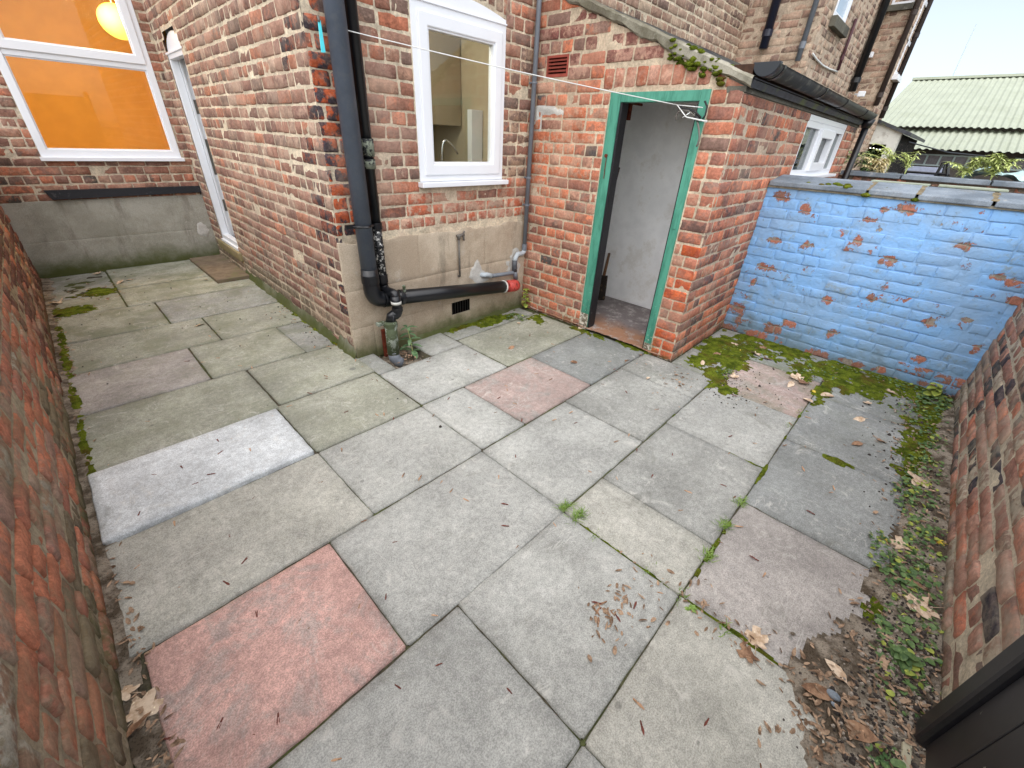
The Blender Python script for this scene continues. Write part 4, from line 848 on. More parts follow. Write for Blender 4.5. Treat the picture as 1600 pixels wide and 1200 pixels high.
# left wall
lw = thing('boundary_wall', 'old orange red brick yard wall on the left with a mossy foot', 'wall', (XL, 2, 0))
def col_left(a, b, va, vb, r):
    y = a - 2.0; q = r.random()
    if va < .25 and y < 3.4 and q < .6: return (lin(128, 116, 96)[:3] + (1.,), lin(112, 96, 76)[:3] + (.8,)) if q < .4 else (lin(150, 100, 82)[:3] + (1.,), lin(124, 110, 90)[:3] + (.8,))
    if y > 3.6 and q < .7: return (lin(132, 88, 76)[:3] + (.8,), lin(112, 78, 70)[:3] + (.5,))
    if q < .08: return (lin(178, 170, 154)[:3] + (1.,), lin(150, 120, 100)[:3] + (.4,))
    return None
wall('brickwork', lw, M_brick_left, (XL, -2, 0), (0, 1, 0), (1, 0, 0), YM + 2, 1.36, 'left', seed=41, colfn=col_left, mortar=lin(176, 162, 138), jit=.0055, amp=.005, depth=.0065, phase=2, joint=.015)
MB().box(XL - .22, XL - .02, -2, YM, 0, 1.35).build('back_face', M_brick_far, lw); MB().box(XL - .25, XL + .03, -2, YM - .01, 1.36, 1.41).build('coping', M_coping, lw, bevel=.005)
# right wall
rw = thing('boundary_wall', 'weathered pinkish brick yard wall on the right above the ivy and leaf litter', 'wall', (2.9, YR, 0))
def col_right(a, b, va, vb, r):
    if r.random() < .07: return (lin(62, 58, 66)[:3] + (.4,), lin(90, 78, 80)[:3] + (.4,))
    if r.random() < .12: return (lin(176, 164, 146)[:3] + (1.,), lin(150, 124, 108)[:3] + (.4,))
    return None
wall('brickwork', rw, M_brick_right, (XB, YR, 0), (-1, 0, 0), (0, 1, 0), XB - 1.335, 1.30, 'right', seed=51, colfn=col_right, mortar=lin(204, 192, 170), jit=.006, amp=.005, depth=.006, phase=1)
MB().box(1.35, XB, YR - .22, YR - .02, 0, 1.29).build('back_face', M_brick_far, rw); MB().box(1.33, XB + .1, YR - .25, YR + .03, 1.305, 1.36).build('coping', M_coping, rw, bevel=.005)
# gate
gate = thing('gate', 'black painted timber gate and post at the near right corner', 'gate', (1.2, YR, 0))
MB().box(1.262, 1.345, YR - .02, YR + .065, .03, 2.0).build('post', M_blackpaint, gate, bevel=.014)
m = MB()
for i in range(7): m.box(.35 + i * .13, .35 + i * .13 + .126, YR + .02, YR + .045, .06, 1.9)
m.each('board', M_blackpaint, gate, bevel=.003)
MB().box(.35, 1.26, YR - .024, YR + .019, .16, .26).box(.35, 1.26, YR - .024, YR + .019, 1.5, 1.6).each('rail', M_blackpaint, gate, bevel=.004)
st = thing('gate_threshold', 'mossy brick and timber threshold under the black gate', 'threshold', (1.2, YR, 0))
m = MB()
for i in range(7): m.box(.43 + i * .118, .43 + i * .118 + .106, YR - .12, YR + .058, -.03, .012)
m.build('brick_course', simple('damp_brick', lin(70, 48, 42), .9, 20, .25, .5, dirt=lin(80, 84, 60), dirt_amt=.7, dscale=8), st, bevel=.006)
MB().box(.5, 1.26, YR + .062, YR + .085, -.03, .03).build('timber_strip', chipped('pale_timber', lin(176, 170, 146), lin(92, 88, 66), 10, .5, .8), st, bevel=.004)
# ================================================================== pipes
sp = thing('soil_pipe', 'thick grey black soil pipe coming down the house corner and turning along the rendered wall', 'drainpipe', (1.415, 2.75, .4))
X1, Y1 = 1.415, 2.752
hA = px(600, 467, 1, Y1); hB = px(786, 448, 1, Y1); hE = px(826, 444, 1, Y1)
MB().tube([(X1, Y1, 5.2), (X1, Y1, .66)], .055, 24).build('stack', M_pipe, sp, smooth=True)
el = [(X1, Y1, .70), (X1, Y1, .58)] + arc((X1, Y1, .56), (X1, Y1, hA.z + .005), (hA.x - .005, Y1, hA.z + .004), 8)
MB().tube(el, .058, 24).build('elbow', M_pipeb, sp, smooth=True)
m = MB(); m.tube([(X1, Y1, .66), (X1, Y1, .60)], .0625, 24); m.tube([(X1, Y1, .985), (X1, Y1, 1.0)], .0600, 24)
d_ = (hB - hA).normalized(); m.tube([hA - d_ * .01, hA + d_ * .05], .0635, 24); m.tube([hA + d_ * .13, hA + d_ * .16], .060, 24); m.each('collar', M_pipeb, sp, smooth=False, bevel=.002)
m = MB(); m.tube([(X1 - .075, Y1 + .01, .99), (X1 - .06, Y1 - .03, .99), (X1, Y1 - .064, .99), (X1 + .062, Y1 - .02, .99)], .007, 6); m.box(X1 - .12, X1 - .058, Y1 + .0, Y1 + .016, .978, 1.004); m.box(X1 - .01, X1 + .01, Y1 + .04, YE, .97, 1.01); m.each('clip', M_pipeb, sp)
MB().tube([hA, hB], .055, 24).build('branch', M_pipeb, sp, smooth=True)
MB().tube([hB, hB + d_ * .015, hB + d_ * .016], [.060, .060, .045], 20).build('tape', M_tape, sp, smooth=True)
m = MB(); pr = [(0, .05), (.03, .054), (.035, .046), (.06, .046), (.062, .057), (.15, .058), (.185, .052), (.205, .035), (.21, .0)]
m.tube([hB + d_ * (.015 + a * .95) for a, b_ in pr], [max(b_, .002) for a, b_ in pr], 20); m.build('end_cap', M_redclay, sp, smooth=True)
rp = thing('rainwater_pipe', 'thin black rainwater pipe beside the thick one, white paint spots and green stained foot', 'drainpipe', (1.53, 2.78, 0))
X2, Y2 = 1.532, 2.79
MB().tube([(X2 + .004, Y2, 5.2), (X2, Y2, .98)], .034, 18).build('stack', M_pipeb, rp, smooth=True)
pz = px(606, 441, 1, Y2)
MB().tube([(X2, Y2, .985), (X2, Y2, pz.z)], .034, 18).build('spotted_length', M_pipespot, rp, smooth=True)
p0 = Vector((X2, Y2, pz.z + .02)); p1 = px(617, 458, 1, 2.655); p2 = px(619, 473, 1, 2.650); p3 = px(621, 484, 1, 2.650); p4 = px(612, 492, 1, 2.665); p5 = px(610, 504, 1, 2.67)
MB().tube([p0, p0 - Vector((0, 0, .03))] + arc(p0 - Vector((0, 0, .04)), p0 - Vector((0, .03, .09)), p1, 5) + [p2], .036, 18).build('bend', M_pipeb, rp, smooth=True)
MB().tube([p1.lerp(p2, .3)] + [p2, p3] + arc(p3, p3 - Vector((0, 0, .05)), p4, 5) + [p4, p5], .037, 18).build('swan_neck', M_pipeb, rp, smooth=True)
MB().tube([p2 + Vector((0, 0, .012)), p2 - Vector((0, 0, .008))], .0385, 18).build('label_band', M_tape, rp, smooth=True)
m = MB(); m.tube([(X2, Y2, .995), (X2, Y2, .955)], .041, 18); m.tube([(X2, Y2, .84), (X2, Y2, .825)], .038, 18); m.tube([(X2, Y2, pz.z + .07), (X2, Y2, pz.z + .01)], .040, 18); m.tube([p3 + Vector((0, 0, .02)), p3 - Vector((0, 0, .01))], .041, 18); m.each('collar', M_pipeb, rp, bevel=.002)
m = MB(); m.tube([(X2, Y2, 1.50), (X2, Y2, 1.40)], .043, 18); m.tube([(X2, Y2, 1.385), (X2, Y2, 1.33)], .041, 18); m.build('socket', chipped('putty_socket', lin(30, 32, 34), lin(120, 126, 110), 22, .5, .6), rp, smooth=True)
p6 = Vector((p5.x + .004, p5.y, -.0)); p7 = px(617, 562, 1, p5.y - .03)
MB().tube([p5 + Vector((0, 0, .01)), p7 + Vector((-.002, .005, .05))], .046, 18).build('iron_foot', M_algaepipe, rp, smooth=True)
MB().tube([p7 + Vector((-.002, .005, .07)), p7 + Vector((0, 0, .015)), p7 + Vector((.02, -.02, -.015)), p7 + Vector((.045, -.04, -.03))], [.044, .044, .043, .036], 18).build('shoe', M_greypipe, rp, smooth=True)
m = MB(); m.tube([p5 + Vector((0, 0, .0)), p5 - Vector((0, 0, .035))], .052, 18); m.box(p5.x - .09, p5.x - .03, p5.y + .02, p5.y + .06, p5.z - .02, p5.z + .005); m.each('ear', M_algaepipe, rp); m = MB().tube([px(631, 447, 1, 2.64), px(632, 455, 1, 2.66)], .012, 10); m.each('access_cap', M_algaepipe, rp)
a, b_ = px(599, 514, 1, 2.83), px(606, 560, 1, 2.80)
setp(MB().box(a.x - .022, a.x + .018, 2.81, 2.835, -.05, a.z).build('rusty_bar', M_rust, None, bevel=.003), 'rusty flat iron bar beside the green stained pipe foot', 'iron bar')
gp = thing('waste_pipe', 'slim grey waste pipe in the inside corner, stepping left above the red end cap', 'drainpipe', (3.07, 2.8, .5))
gx = 3.085; gy = 2.80
b0 = px(819, 391, 1, gy); e0 = px(808, 397, 1, gy - .01); e1 = px(804, 408, 1, gy - .01); e2 = px(804, 424, 1, gy - .01); e3 = px(806, 436, 1, gy - .01); e4 = px(768, 431, 1, gy - .005); e5 = px(757, 430, 1, gy + .01)
MB().tube([(b0.x + .012, gy, 5.0), (b0.x, gy, b0.z)], .020, 14).build('stack', M_greypipe, gp, smooth=True)
MB().tube([b0 + Vector((0, 0, .04)), b0] + arc(b0, b0 - Vector((0, 0, .03)), e0 + Vector((.03, 0, -.005)), 4) + arc(e0 + Vector((.02, 0, 0)), e0 - Vector((.01, 0, 0)), e1, 5), .0225, 14).build('elbow', M_ltgrey, gp, smooth=True)
MB().tube([e1 + Vector((0, 0, .01)), e2], .025, 14).tube([e2 + Vector((0, 0, .04)), e2 + Vector((0, 0, .03))], .027, 14).build('coupling', simple('dark_grey_coupling', lin(74, 78, 84), .45, 10, .1, .05), gp, smooth=True)
MB().tube([e2, e3], .024, 14).tube([e2 + Vector((.0, 0, -.01)), e2 + Vector((-.02, 0, -.012)), e4], .018, 14).build('branch', M_greypipe, gp, smooth=True)
MB().tube([e4, e5 + Vector((.03, 0, 0)), e5, e5 + Vector((-.012, .03, 0)), e5 + Vector((-.012, .08, 0))], .023, 14).build('wall_elbow', M_ltgrey, gp, smooth=True)
m = MB()
for z in (1.95, 1.25, 1.02): m.tube([(b0.x + .004, gy, z), (b0.x + .004, gy, z - .012)], .026, 14); m.box(b0.x - .006, b0.x + .014, gy + .01, YE, z - .012, z)
m.tube([b0 + Vector((0, 0, .06)), b0 + Vector((0, 0, .0))], .0245, 14); m.each('clip', M_greypipe, gp)
wt = thing('outside_tap', 'stub of an old outside tap on a thin vertical pipe above the vent', 'tap', (2.33, 2.83, .46))
a = px(717, 372, 1, 2.82); b_ = px(718.5, 431, 1, 2.82)
MB().tube([a, b_], .009, 10).tube([b_, b_ + Vector((0, .03, -.005))], .010, 8).build('pipe', M_iron, wt, smooth=True)
MB().tube([a + Vector((0, 0, -.01)), a + Vector((0, 0, .02))], .014, 8).tube([a + Vector((-.02, 0, .018)), a + Vector((.055, 0, .022))], .013, 8).tube([a + Vector((.05, 0, .03)), a + Vector((.05, -.005, -.025))], .009, 8).tube([a + Vector((.045, 0, .02)), a + Vector((.06, 0, .05))], .008, 8).build('fitting', M_iron, wt, smooth=True)
# clothes line, hook and strap
cl = thing('clothes_line', 'white clothes line stretched from the soil pipe corner to the outhouse door head', 'clothes line', (2.3, 2.3, 1.9))
la = px(520, 42, 1, 2.80); lb = px(1058, 164, 0, 3.10); mid = (la + lb) / 2
MB().tube([la.lerp(lb, i / 24) - Vector((0, 0, .012 * math.sin(math.pi * i / 24))) for i in range(25)], .0028, 6).build('line', M_rope, cl, smooth=True)
lc = px(1105, 190, 0, 3.12); ld = px(1062, 172, 0, 3.1)
MB().tube([lb, px(1098, 168, 0, 3.11)], .0026, 6).tube([lb, px(1072, 183, 0, 3.09), lc], [.003, .004, .006], 6).tube([px(1066, 184, 0, 3.09), px(1078, 176, 0, 3.09)], .003, 6).build('loose_end', M_rope, cl, smooth=True)
hk = thing('line_hook', 'old iron double hook screwed to the right of the green door head', 'hook', (3.14, 1.4, 1.6))
def P2(*uv, d=3.12): return [px(u, v, 0, d) for u, v in uv]
MB().tube(P2((1057, 188), (1056, 182), (1060, 175), (1068, 172), (1076, 173), (1084, 180), (1090, 190), (1092, 202), (1093, 215), (1090, 226), (1088, 229)), .006, 8).build('curved_arm', M_iron, hk, smooth=True)
MB().tube(P2((1060, 166), (1066, 169), (1078, 171), (1088, 176), (1095, 184)), .006, 8).tube(P2((1101, 158), (1105, 166), (1102, 180), (1095, 190)), .006, 8).tube(P2((1086, 182), (1092, 188)), .013, 8).build('arm', simple('black_iron', lin(36, 36, 38), .6, 20, .2, .2), hk, smooth=True)
ts = thing('hook_strap', 'turquoise plastic strap hanging from a wall hook beside the soil pipe', 'strap', (1.36, 2.7, 2.0))
a, b_, c, d = px(497, 32, 1, 2.72), px(501, 32, 1, 2.72), px(509, 82, 1, 2.72), px(502.5, 82, 1, 2.72)
V = [a, b_, c, d] + [p + Vector((0, .006, 0)) for p in (a, b_, c, d)]
MB().add(V, [(0, 1, 2, 3), (4, 7, 6, 5), (0, 4, 5, 1), (1, 5, 6, 2), (2, 6, 7, 3), (3, 7, 4, 0)]).build('strap', M_turq, ts, bevel=.001)
MB().tube([px(496, 27, 1, 2.84), px(497, 26, 1, 2.78), px(498, 30, 1, 2.72), px(498, 33, 1, 2.715)], .006, 8).build('hook', M_iron, ts, smooth=True)
# loose slab by the back door
setp(patches and MB().box(.99, 1.36, 5.47, 6.66, .0, .042).build('loose_slab', simple('brown_slab', lin(122, 108, 92), .9, 14, .25, .6, .2, dirt=lin(92, 98, 60), dirt_amt=.6, dscale=7), None, bevel=.006), 'brown loose paving slab lying in front of the back doorstep', 'slab')
# ================================================================== houses beyond the outhouse
nb = thing('terraced_house', 'next terraced house rising behind the outhouse roof, pink brick with drainpipes and small white windows', 'house', (X7, YUP, 0))
kw = dict(pal='far', mortar=lin(184, 166, 146), pitch=.0835, hi=1.0, jit=.002, joint=.009)
wall('return_wall', nb, M_brick_far, (X7, YE, 0), (0, -1, 0), (-1, 0, 0), YE - YUP, 6.6, seed=61, z0=1.9, **kw)
Lw = X10 - X7
cA = px(1300, 28, 1, YUP); cB = px(1316, 42, 1, YUP)
fu = frame_of((0, YUP, 0), (1, 0, 0), (0, -1, 0))
WA0, WA1, WAZ = 7.72, 8.42, 3.06
wall('rear_wall', nb, M_brick_far, (X7, YUP, 0), (1, 0, 0), (0, -1, 0), Lw, 6.6, seed=62, z0=0, holes=[(WA0 - X7, WA1 - X7, WAZ, 4.2)], **kw)
wall('return_wall', nb, M_brick_far, (X10, YUP, 0), (0, -1, 0), (-1, 0, 0), YUP - YFAR, 6.6, seed=63, z0=0, **kw)
WB = (10.95, 12.05)
wall('rear_wall', nb, M_brick_far, (X10, YFAR, 0), (1, 0, 0), (0, -1, 0), X12 - X10, 6.6, seed=64, z0=0, **kw)
MB().box(X12 - .02, X12 + .0, YFAR + .01, 9, 0, 6.6).build('gable_wall', M_brick_far, nb)
W = MB().ring(fu, WA0, WA1, WAZ, 4.2, .06, -.06, .006).build('window', M_white, nb, bevel=.003); m = MB(); m.pbox(fu, WA0 + .05, WA1 - .05, WAZ + .05, 4.15, -.04, -.03); m.build('pane', simple('painted_sky_pane', lin(150, 172, 190), .08, 2, .02, 0, 1.), W)  # opaque pane, sky reflection painted as a pale blue base colour
MB().pbox(fu, WA0 - .06, WA1 + .06, WAZ - .11, WAZ - .002, -.02, .07).build('sill', M_sootcon, nb, bevel=.005)
ff = frame_of((0, YFAR, 0), (1, 0, 0), (0, -1, 0))
for (a, b_) in (((1430, 42), (1412, 80)), ((1414, 84), (1398, 122))):
    p, q_ = px(*a, 1, YFAR), px(*b_, 1, YFAR); x0_, z1_, z0_ = min(p.x, q_.x), max(p.z, q_.z), min(p.z, q_.z)
W = MB().ring(ff, 11.5, 11.95, 2.86, 3.9, .06, -.03, .02).pbox(ff, 11.5, 11.95, 3.3, 3.36, -.03, .018).build('window', M_white, nb, bevel=.003); m = MB(); m.pbox(ff, 11.55, 11.9, 2.9, 3.85, -.02, -.01); m.build('pane', simple('sky_glass', lin(120, 140, 160), .1, 2, .02, 0, 1.), W)  # blue grey pane colour stands in for reflected sky
MB().pbox(ff, 11.45, 12.0, 2.78, 2.86, -.02, .09).build('sill', M_white, nb, bevel=.005)
fb_ = frame_of((X10, 0, 0), (0, 1, 0), (-1, 0, 0))
W = MB().ring(fb_, 1.62, 1.92, 3.72, 4.5, .04, -.04, .01).build('window', M_white, nb, bevel=.003); m = MB(); m.pbox(fb_, 1.65, 1.9, 3.75, 4.45, -.02, -.01); m.build('pane', simple('painted_sky_pane_side', lin(130, 150, 170), .1, 2, .02, 0, 1.), W)  # reflected sky put into the pane's base colour
MB().pbox(fb_, 1.6, 1.94, 3.64, 3.72, -.02, .08).build('sill', M_sootcon, nb, bevel=.005)
# roofs (slate) over the rows
m = MB(); m.box(XS - .1, X7 + .3, YE - .15, 9, 6.0, 6.12); m.build('roof', M_slate, house); m = MB(); m.box(-4.7, XS, YM - .15, 12, 6.0, 6.1); m.build('roof', M_slate, house)
MB().box(X7 - .1, X12 + .1, YFAR - .2, 9, 6.6, 6.72).build('roof', M_slate, nb)
def vpipe(name, label, u0, v0, u1, v1, ax, val, r_, mat, zt=None):
    a = px(u0, v0, ax, val); b_ = px(u1, v1, ax, val); x = (a.x + b_.x) / 2; y = (a.y + b_.y) / 2
    t_ = thing(name, label, 'drainpipe', (x, y, b_.z))
    MB().tube([(x, y, zt or 6.3), (x, y, b_.z)], r_, 14).build('pipe', mat, t_, smooth=True)
    m_ = MB(); z = b_.z + .12
    while z < 6: m_.tube([(x, y, z), (x, y, z + .07)], r_ * 1.2, 14); z += 1.1
    m_.each('collar', mat, t_); return t_
M_navy = simple('blue_black_iron', lin(26, 30, 48), .4, 10, .1, .1, .5)
vpipe('drainpipe', 'blue black drainpipe ending just above the outhouse roof', 1214, 0, 1192, 76, 0, X7 - .07, .052, M_navy)
vpipe('drainpipe', 'slim grey drainpipe at the brick corner above the gutter', 1276, 0, 1246, 95, 0, X7 - .05, .03, M_greypipe)
vpipe('drainpipe', 'tall black drainpipe right of the small upstairs window', 1381, 0, 1334, 145, 1, YUP - .07, .055, M_pipeb)
vpipe('drainpipe', 'thin maroon pipe on the pink wall ending in a white cable', 1337, 32, 1309, 110, 1, YUP - .03, .02, simple('maroon_pipe', lin(74, 44, 50), .6), 3.22)
vpipe('drainpipe', 'brown drainpipe in the recess beside the far windows', 1432, 0, 1372, 165, 0, X10 - .05, .04, simple('brown_iron', lin(60, 50, 46), .6))
vpipe('drainpipe', 'dark corner pipe running down the far end of the row', 1452, 5, 1377, 185, 1, YFAR - .04, .04, simple('brown_black_iron', lin(48, 40, 38), .6))
cp = [px(u, v, 1, YUP - .02) for u, v in ((1270, 84), (1276, 93), (1285, 102), (1296, 108), (1308, 112))]
setp(MB().tube(cp, .012, 6).build('cable', M_rope, None, smooth=True), 'white cable looping across the pink wall above the gutter', 'cable')
for (u, v, lab) in ((1359, 86, 'white box lamp on the brick beside the tall black drainpipe'), (1346, 147, 'white floodlight just above the far end of the gutter')):
    p = px(u, v, 0, X10 - .08) if v < 100 else px(u, v, 1, YUP - .2)
    l_ = thing('wall_lamp', lab, 'lamp', p); MB().box(p.x - .04, p.x + .04, p.y - .05, p.y + .05, p.z - .04, p.z + .04).build('body', M_white, l_, bevel=.01); MB().tube([p, p + Vector((.03, .1, .0))], .012, 6).build('arm', M_white, l_)
# neighbour's boundary wall beyond, and the white outhouse further on
n2 = thing('boundary_wall', 'low brick wall of the next yard with a thin slab coping and weeds growing on it', 'wall', (7.35, 0, 0))
wall('brickwork', n2, M_brick_far, (7.3, YO, 0), (0, -1, 0), (-1, 0, 0), 3.0, 1.33, 'house', seed=71, mortar=lin(120, 108, 96), hi=.2)
m = MB(); y = YO
for i in range(5):
    L_ = (.62, .78, .7, .8, .7)[i]; m.box(7.22, 7.58, y - L_, y - .015, 1.335, 1.385); y -= L_
m.build('coping', M_coping, n2, bevel=.006)
# thin greenish slates laid behind the blue wall's coping
s0 = thing('slate_strip', 'thin pale green slates laid along the back of the blue wall coping', 'slates', (XB + .45, .1, 1.37))
MB().box(XB + .34, XB + .50, .14, .50, 1.372, 1.386).each('slate', simple('pale_slate', lin(150, 158, 140), .7, 20, .15, .2), s0, bevel=.003)
MB().box(XB + .34, XB + .50, -.28, .09, 1.376, 1.390).each('slate', bpy.data.materials['pale_slate'], s0, bevel=.003)
MB().box(XB + .30, XB + .52, -.9, YO, .9, 1.372).build('brick_base', M_brick_far, s0)
wo = thing('outhouse', 'white painted outhouse with a dark doorway and fairy lights further along the yards', 'outhouse', (12.1, YO, 0))
XO = 12.05
wtop = lambda y: 1.98 + .36 * (y - YO)
V = [(XO, YO, 0), (XO, 1.30, 0), (XO, 1.30, 1.78), (XO, 1.62, 1.78), (XO, 1.62, 0), (XO, 2.6, 0), (XO, 2.6, wtop(2.6)), (XO, YO, wtop(YO)), (XO, 1.30, wtop(1.3)), (XO, 1.62, wtop(1.62))]
V2 = [(x + .2, y, z) for x, y, z in V]; N_ = len(V)
F = [(0, 7, 8, 2, 1), (2, 8, 9, 3), (4, 3, 9, 6, 5)]; F += [tuple(i + N_ for i in reversed(f_)) for f_ in F] + [(1, 2, 2 + N_, 1 + N_), (3, 4, 4 + N_, 3 + N_), (2, 3, 3 + N_, 2 + N_), (7, 0, N_, 7 + N_)]
MB().add(V + V2, F).build('front_wall', simple('white_painted_brick', lin(212, 212, 204), .85, 5, .1, .5, dirt=lin(140, 130, 118), dirt_amt=.5, dscale=7), wo)
MB().box(XO + .2, XO + 4, YO, YO + .02, 0, 1.97).build('side_wall', M_brick_far, wo)
MB().box(XO + .25, XO + .27, 1.2, 1.8, 0, 1.8).build('doorway', M_painted_shade, wo)  # black sheet behind the opening paints in the unlit interior
V = [(XO - .08, YO - .15, wtop(YO - .15)), (XO - .08, 2.7, wtop(2.7)), (XO + 4, 2.7, wtop(2.7)), (XO + 4, YO - .15, wtop(YO - .15))]; V += [(x, y, z + .06) for x, y, z in V]
MB().add(V, [(0, 1, 2, 3), (4, 7, 6, 5), (0, 4, 5, 1), (1, 5, 6, 2), (2, 6, 7, 3), (3, 7, 4, 0)]).build('roof', M_slate, wo)
fl = thing('fairy_lights', 'row of small white fairy lights across the dark doorway of the white outhouse', 'fairy lights', (XO, 1.46, 1.72)); m = MB()
for i in range(6): sphere(m, (XO + .02, 1.32 + i * .055, 1.70 - .012 * math.sin(i * 1.3)), .010, 8, 6)
m.each('bulb', emis('fairy_bulb', (1, 1, .95, 1), 1.5), fl); MB().tube([(XO + .02, 1.30, 1.72), (XO + .02, 1.46, 1.70), (XO + .02, 1.62, 1.72)], .003, 5).build('wire', M_pipeb, fl)
# industrial shed with corrugated roofs
wh = thing('warehouse', 'long industrial shed with pale green corrugated roof behind the yards', 'shed', (20, -2, 0))
def corrug(x0, z0, x1, z1, y0, y1, wl, amp, name, mat, parent):
    V = []; F = []; ys_ = np.arange(y0, y1, wl / 8)
    d = Vector((x1 - x0, 0, z1 - z0)); L_ = d.length; nrm = Vector((-d.z, 0, d.x)).normalized()
    for y in ys_:
        k = amp * max(-.7, min(.7, math.cos(2 * math.pi * y / wl))) / .7
        for s_ in (0, 1): V.append(Vector((x0, y, z0)) + d * s_ + nrm * k)
    for i in range(len(ys_) - 1): F.append((2 * i, 2 * i + 1, 2 * i + 3, 2 * i + 2))
    return MB().add(V, F).build(name, mat, parent)
M_corr = simple('pale_green_sheet', lin(164, 170, 152), .6, 2.2, .06, .1, .4, dirt=lin(150, 156, 134), dirt_amt=.4, dscale=1.4)
corrug(18.0, 2.36, 23.5, 4.05, -9, 2.6, .15, .014, 'upper_roof', M_corr, wh)
corrug(16.4, 1.80, 18.4, 2.33, -9, 2.6, .15, .014, 'lower_roof', M_corr, wh)
MB().box(23.3, 23.7, -9, 2.6, 4.03, 4.10).build('ridge', M_corr, wh)
M_dkwall = simple('dark_shed_wall', lin(92, 86, 82), .85, 3, .25, .3)
MB().box(17.3, 17.4, -9, 2.6, 0, 2.0).box(18.3, 18.36, -9, 2.6, 1.9, 2.4).build('wall', M_dkwall, wh)
MB().box(23.7, 23.9, -9, 2.6, 0, 3.9).build('back_wall', M_dkwall, wh)
fw = frame_of((17.3, 0, 0), (0, 1, 0), (-1, 0, 0))
a = px(1430, 240, 0, 17.2); b_ = px(1532, 258, 0, 17.2)
for (u0_, u1_, k_) in ((b_.y, a.y, 5), (b_.y - 1.6, b_.y - .55, 4)):
    wz0, wz1 = 1.42, 1.70
    W = MB().ring(fw, u0_, u1_, wz0, wz1, .035, -.03, .05)
    for i in range(1, k_): u = u0_ + (u1_ - u0_) * i / k_; W.pbox(fw, u - .02, u + .02, wz0 + .03, wz1 - .03, -.02, .045)
    W = W.build('window', simple('pale_blue_frame', lin(186, 204, 206), .5, 5, .05, .1), wh); m = MB(); m.pbox(fw, u0_ + .03, u1_ - .03, wz0 + .03, wz1 - .03, .0, .01); m.build('pane', simple('dull_wired_glass', lin(120, 116, 122), .3, 12, .2, .1), W)
mp = px(1521, 38, 0, 40); mp2 = px(1489, 124, 0, 40)
setp(MB().tube([(40, mp2.y, 1), (40, mp.y * .5 + mp2.y * .5, mp.z)], [.04, .02], 6).build('mast', simple('pale_mast', lin(190, 204, 224), .6), None), 'thin pale aerial mast standing against the sky behind the shed', 'mast')
tr = thing('trestle', 'small black metal trestle standing beyond the far coping', 'trestle', (9, -.05, 1.3)); a = [px(u, v, 0, 8.6) for u, v in ((1462, 274), (1474, 254), (1482, 254), (1480, 274), (1472, 274), (1478, 254))]
MB().tube([a[0], a[1]], .018, 6).tube([a[2], a[3]], .018, 6).tube([a[4], a[5]], .014, 6).tube([a[1], a[2]], .02, 6).tube([px(1415, 268, 0, 8.6), px(1484, 273, 0, 8.6)], .016, 6).tube([a[0], (a[0].x, a[0].y, 0)], .02, 6).tube([a[3], (a[3].x, a[3].y, 0)], .02, 6).build('frame', M_pipeb, tr)
p = px(1560, 268, 0, 8.0)
ta = hfield('tarpaulin', 7.8, 8.5, p.y - .28, p.y + .26, .03, lambda X, Y: 1.36 + .05 * fbm(X, Y, 6, 3) + .10 * (1 - ((Y - p.y) / .3) ** 2), simple('pale_tarp', lin(168, 196, 196), .6, 12, .2, .3), -1, 0.)
setp(ta, 'crumpled pale blue green tarpaulin beyond the far coping', 'tarpaulin')
setp(MB().box(7.8, 8.5, p.y - .3, p.y + .28, .0, 1.33).build('storage_box', M_dkwall, None, bevel=.01), 'dark storage box under the pale tarpaulin', 'box')
bench = thing('garden_bench', 'pale blue bench back beyond the far coping below the shed windows', 'bench', (9.2, .2, 0))
a, b_ = px(1415, 262, 0, 9.2), px(1470, 272, 0, 9.2)
MB().box(9.2, 9.23, b_.y, a.y, 1.34, 1.46).build('backrest', simple('pale_blue_grey_paint', lin(150, 158, 178), .6), bench, bevel=.004); MB().box(9.2, 9.6, b_.y, a.y, .9, .94).box(9.2, 9.25, b_.y, b_.y + .05, 0, 1.4).box(9.2, 9.25, a.y - .05, a.y, 0, 1.4).build('frame', M_pipeb, bench)
cb_ = [px(1420, 222, 0, 12.1), px(1480, 238, 0, 13.5), px(1540, 244, 0, 15.5)]
setp(MB().tube(cb_, .012, 5).build('cable', M_pipeb, None), 'grey cable sagging from the white outhouse towards the shed', 'cable')
# ================================================================== moss, soil, weeds, leaves
def ell(X, Y, L):
    o = np.full(X.shape, -1.)
    for cx, cy, rx, ry in L: o = np.maximum(o, 1 - ((X - cx) / rx) ** 2 - ((Y - cy) / ry) ** 2)
    return o
def moss_h(X, Y):
    e = ell(X, Y, [(3.75, .92, .55, .22), (3.55, .78, .55, .13), (4.1, .55, .3, .4), (4.05, .1, .33, .5), (4.15, -.3, .25, .35), (3.2, .76, .2, .08), (3.3, .80, .14, .1), (3.7, .12, .5, .05), (3.6, -.52, .7, .12), (2.9, -.52, .5, .10), (2.2, -.54, .5, .07), (3.3, -.48, .6, .13),
                   (2.98, 2.47, .16, .13), (2.7, 2.72, .35, .07), (2.45, 2.8, .5, .05), (3.1, 1.9, .05, .3), (2.70, -.13, .035, .09), (3.06, .62, .10, .07), (1.6, -.48, .25, .09), (1.22, -.44, .18, .07), (1.0, -.56, .2, .06), (1.35, -.34, .12, .03),
                   (.03, 5.85, .16, .16), (-.2, 5.35, .18, .14), (-.32, 4.4, .03, .9), (-.32, 3.2, .025, .9), (1.30, 3.8, .05, .6), (1.30, 3.1, .06, .25), (3.15, 1.52, .05, .2), (1.27, -.46, .2, .06), (3.9, .3, .2, .1)])
    n = fbm(X, Y, 11, 3, 5)
    return .011 * np.clip(e * 1.1 + n * .75 + .35 * N2(X, Y, 52, 4) + .3 * N2(X, Y, 90, 6) - .22, -1, .9) + .002 * N2(X, Y, 55, 9)
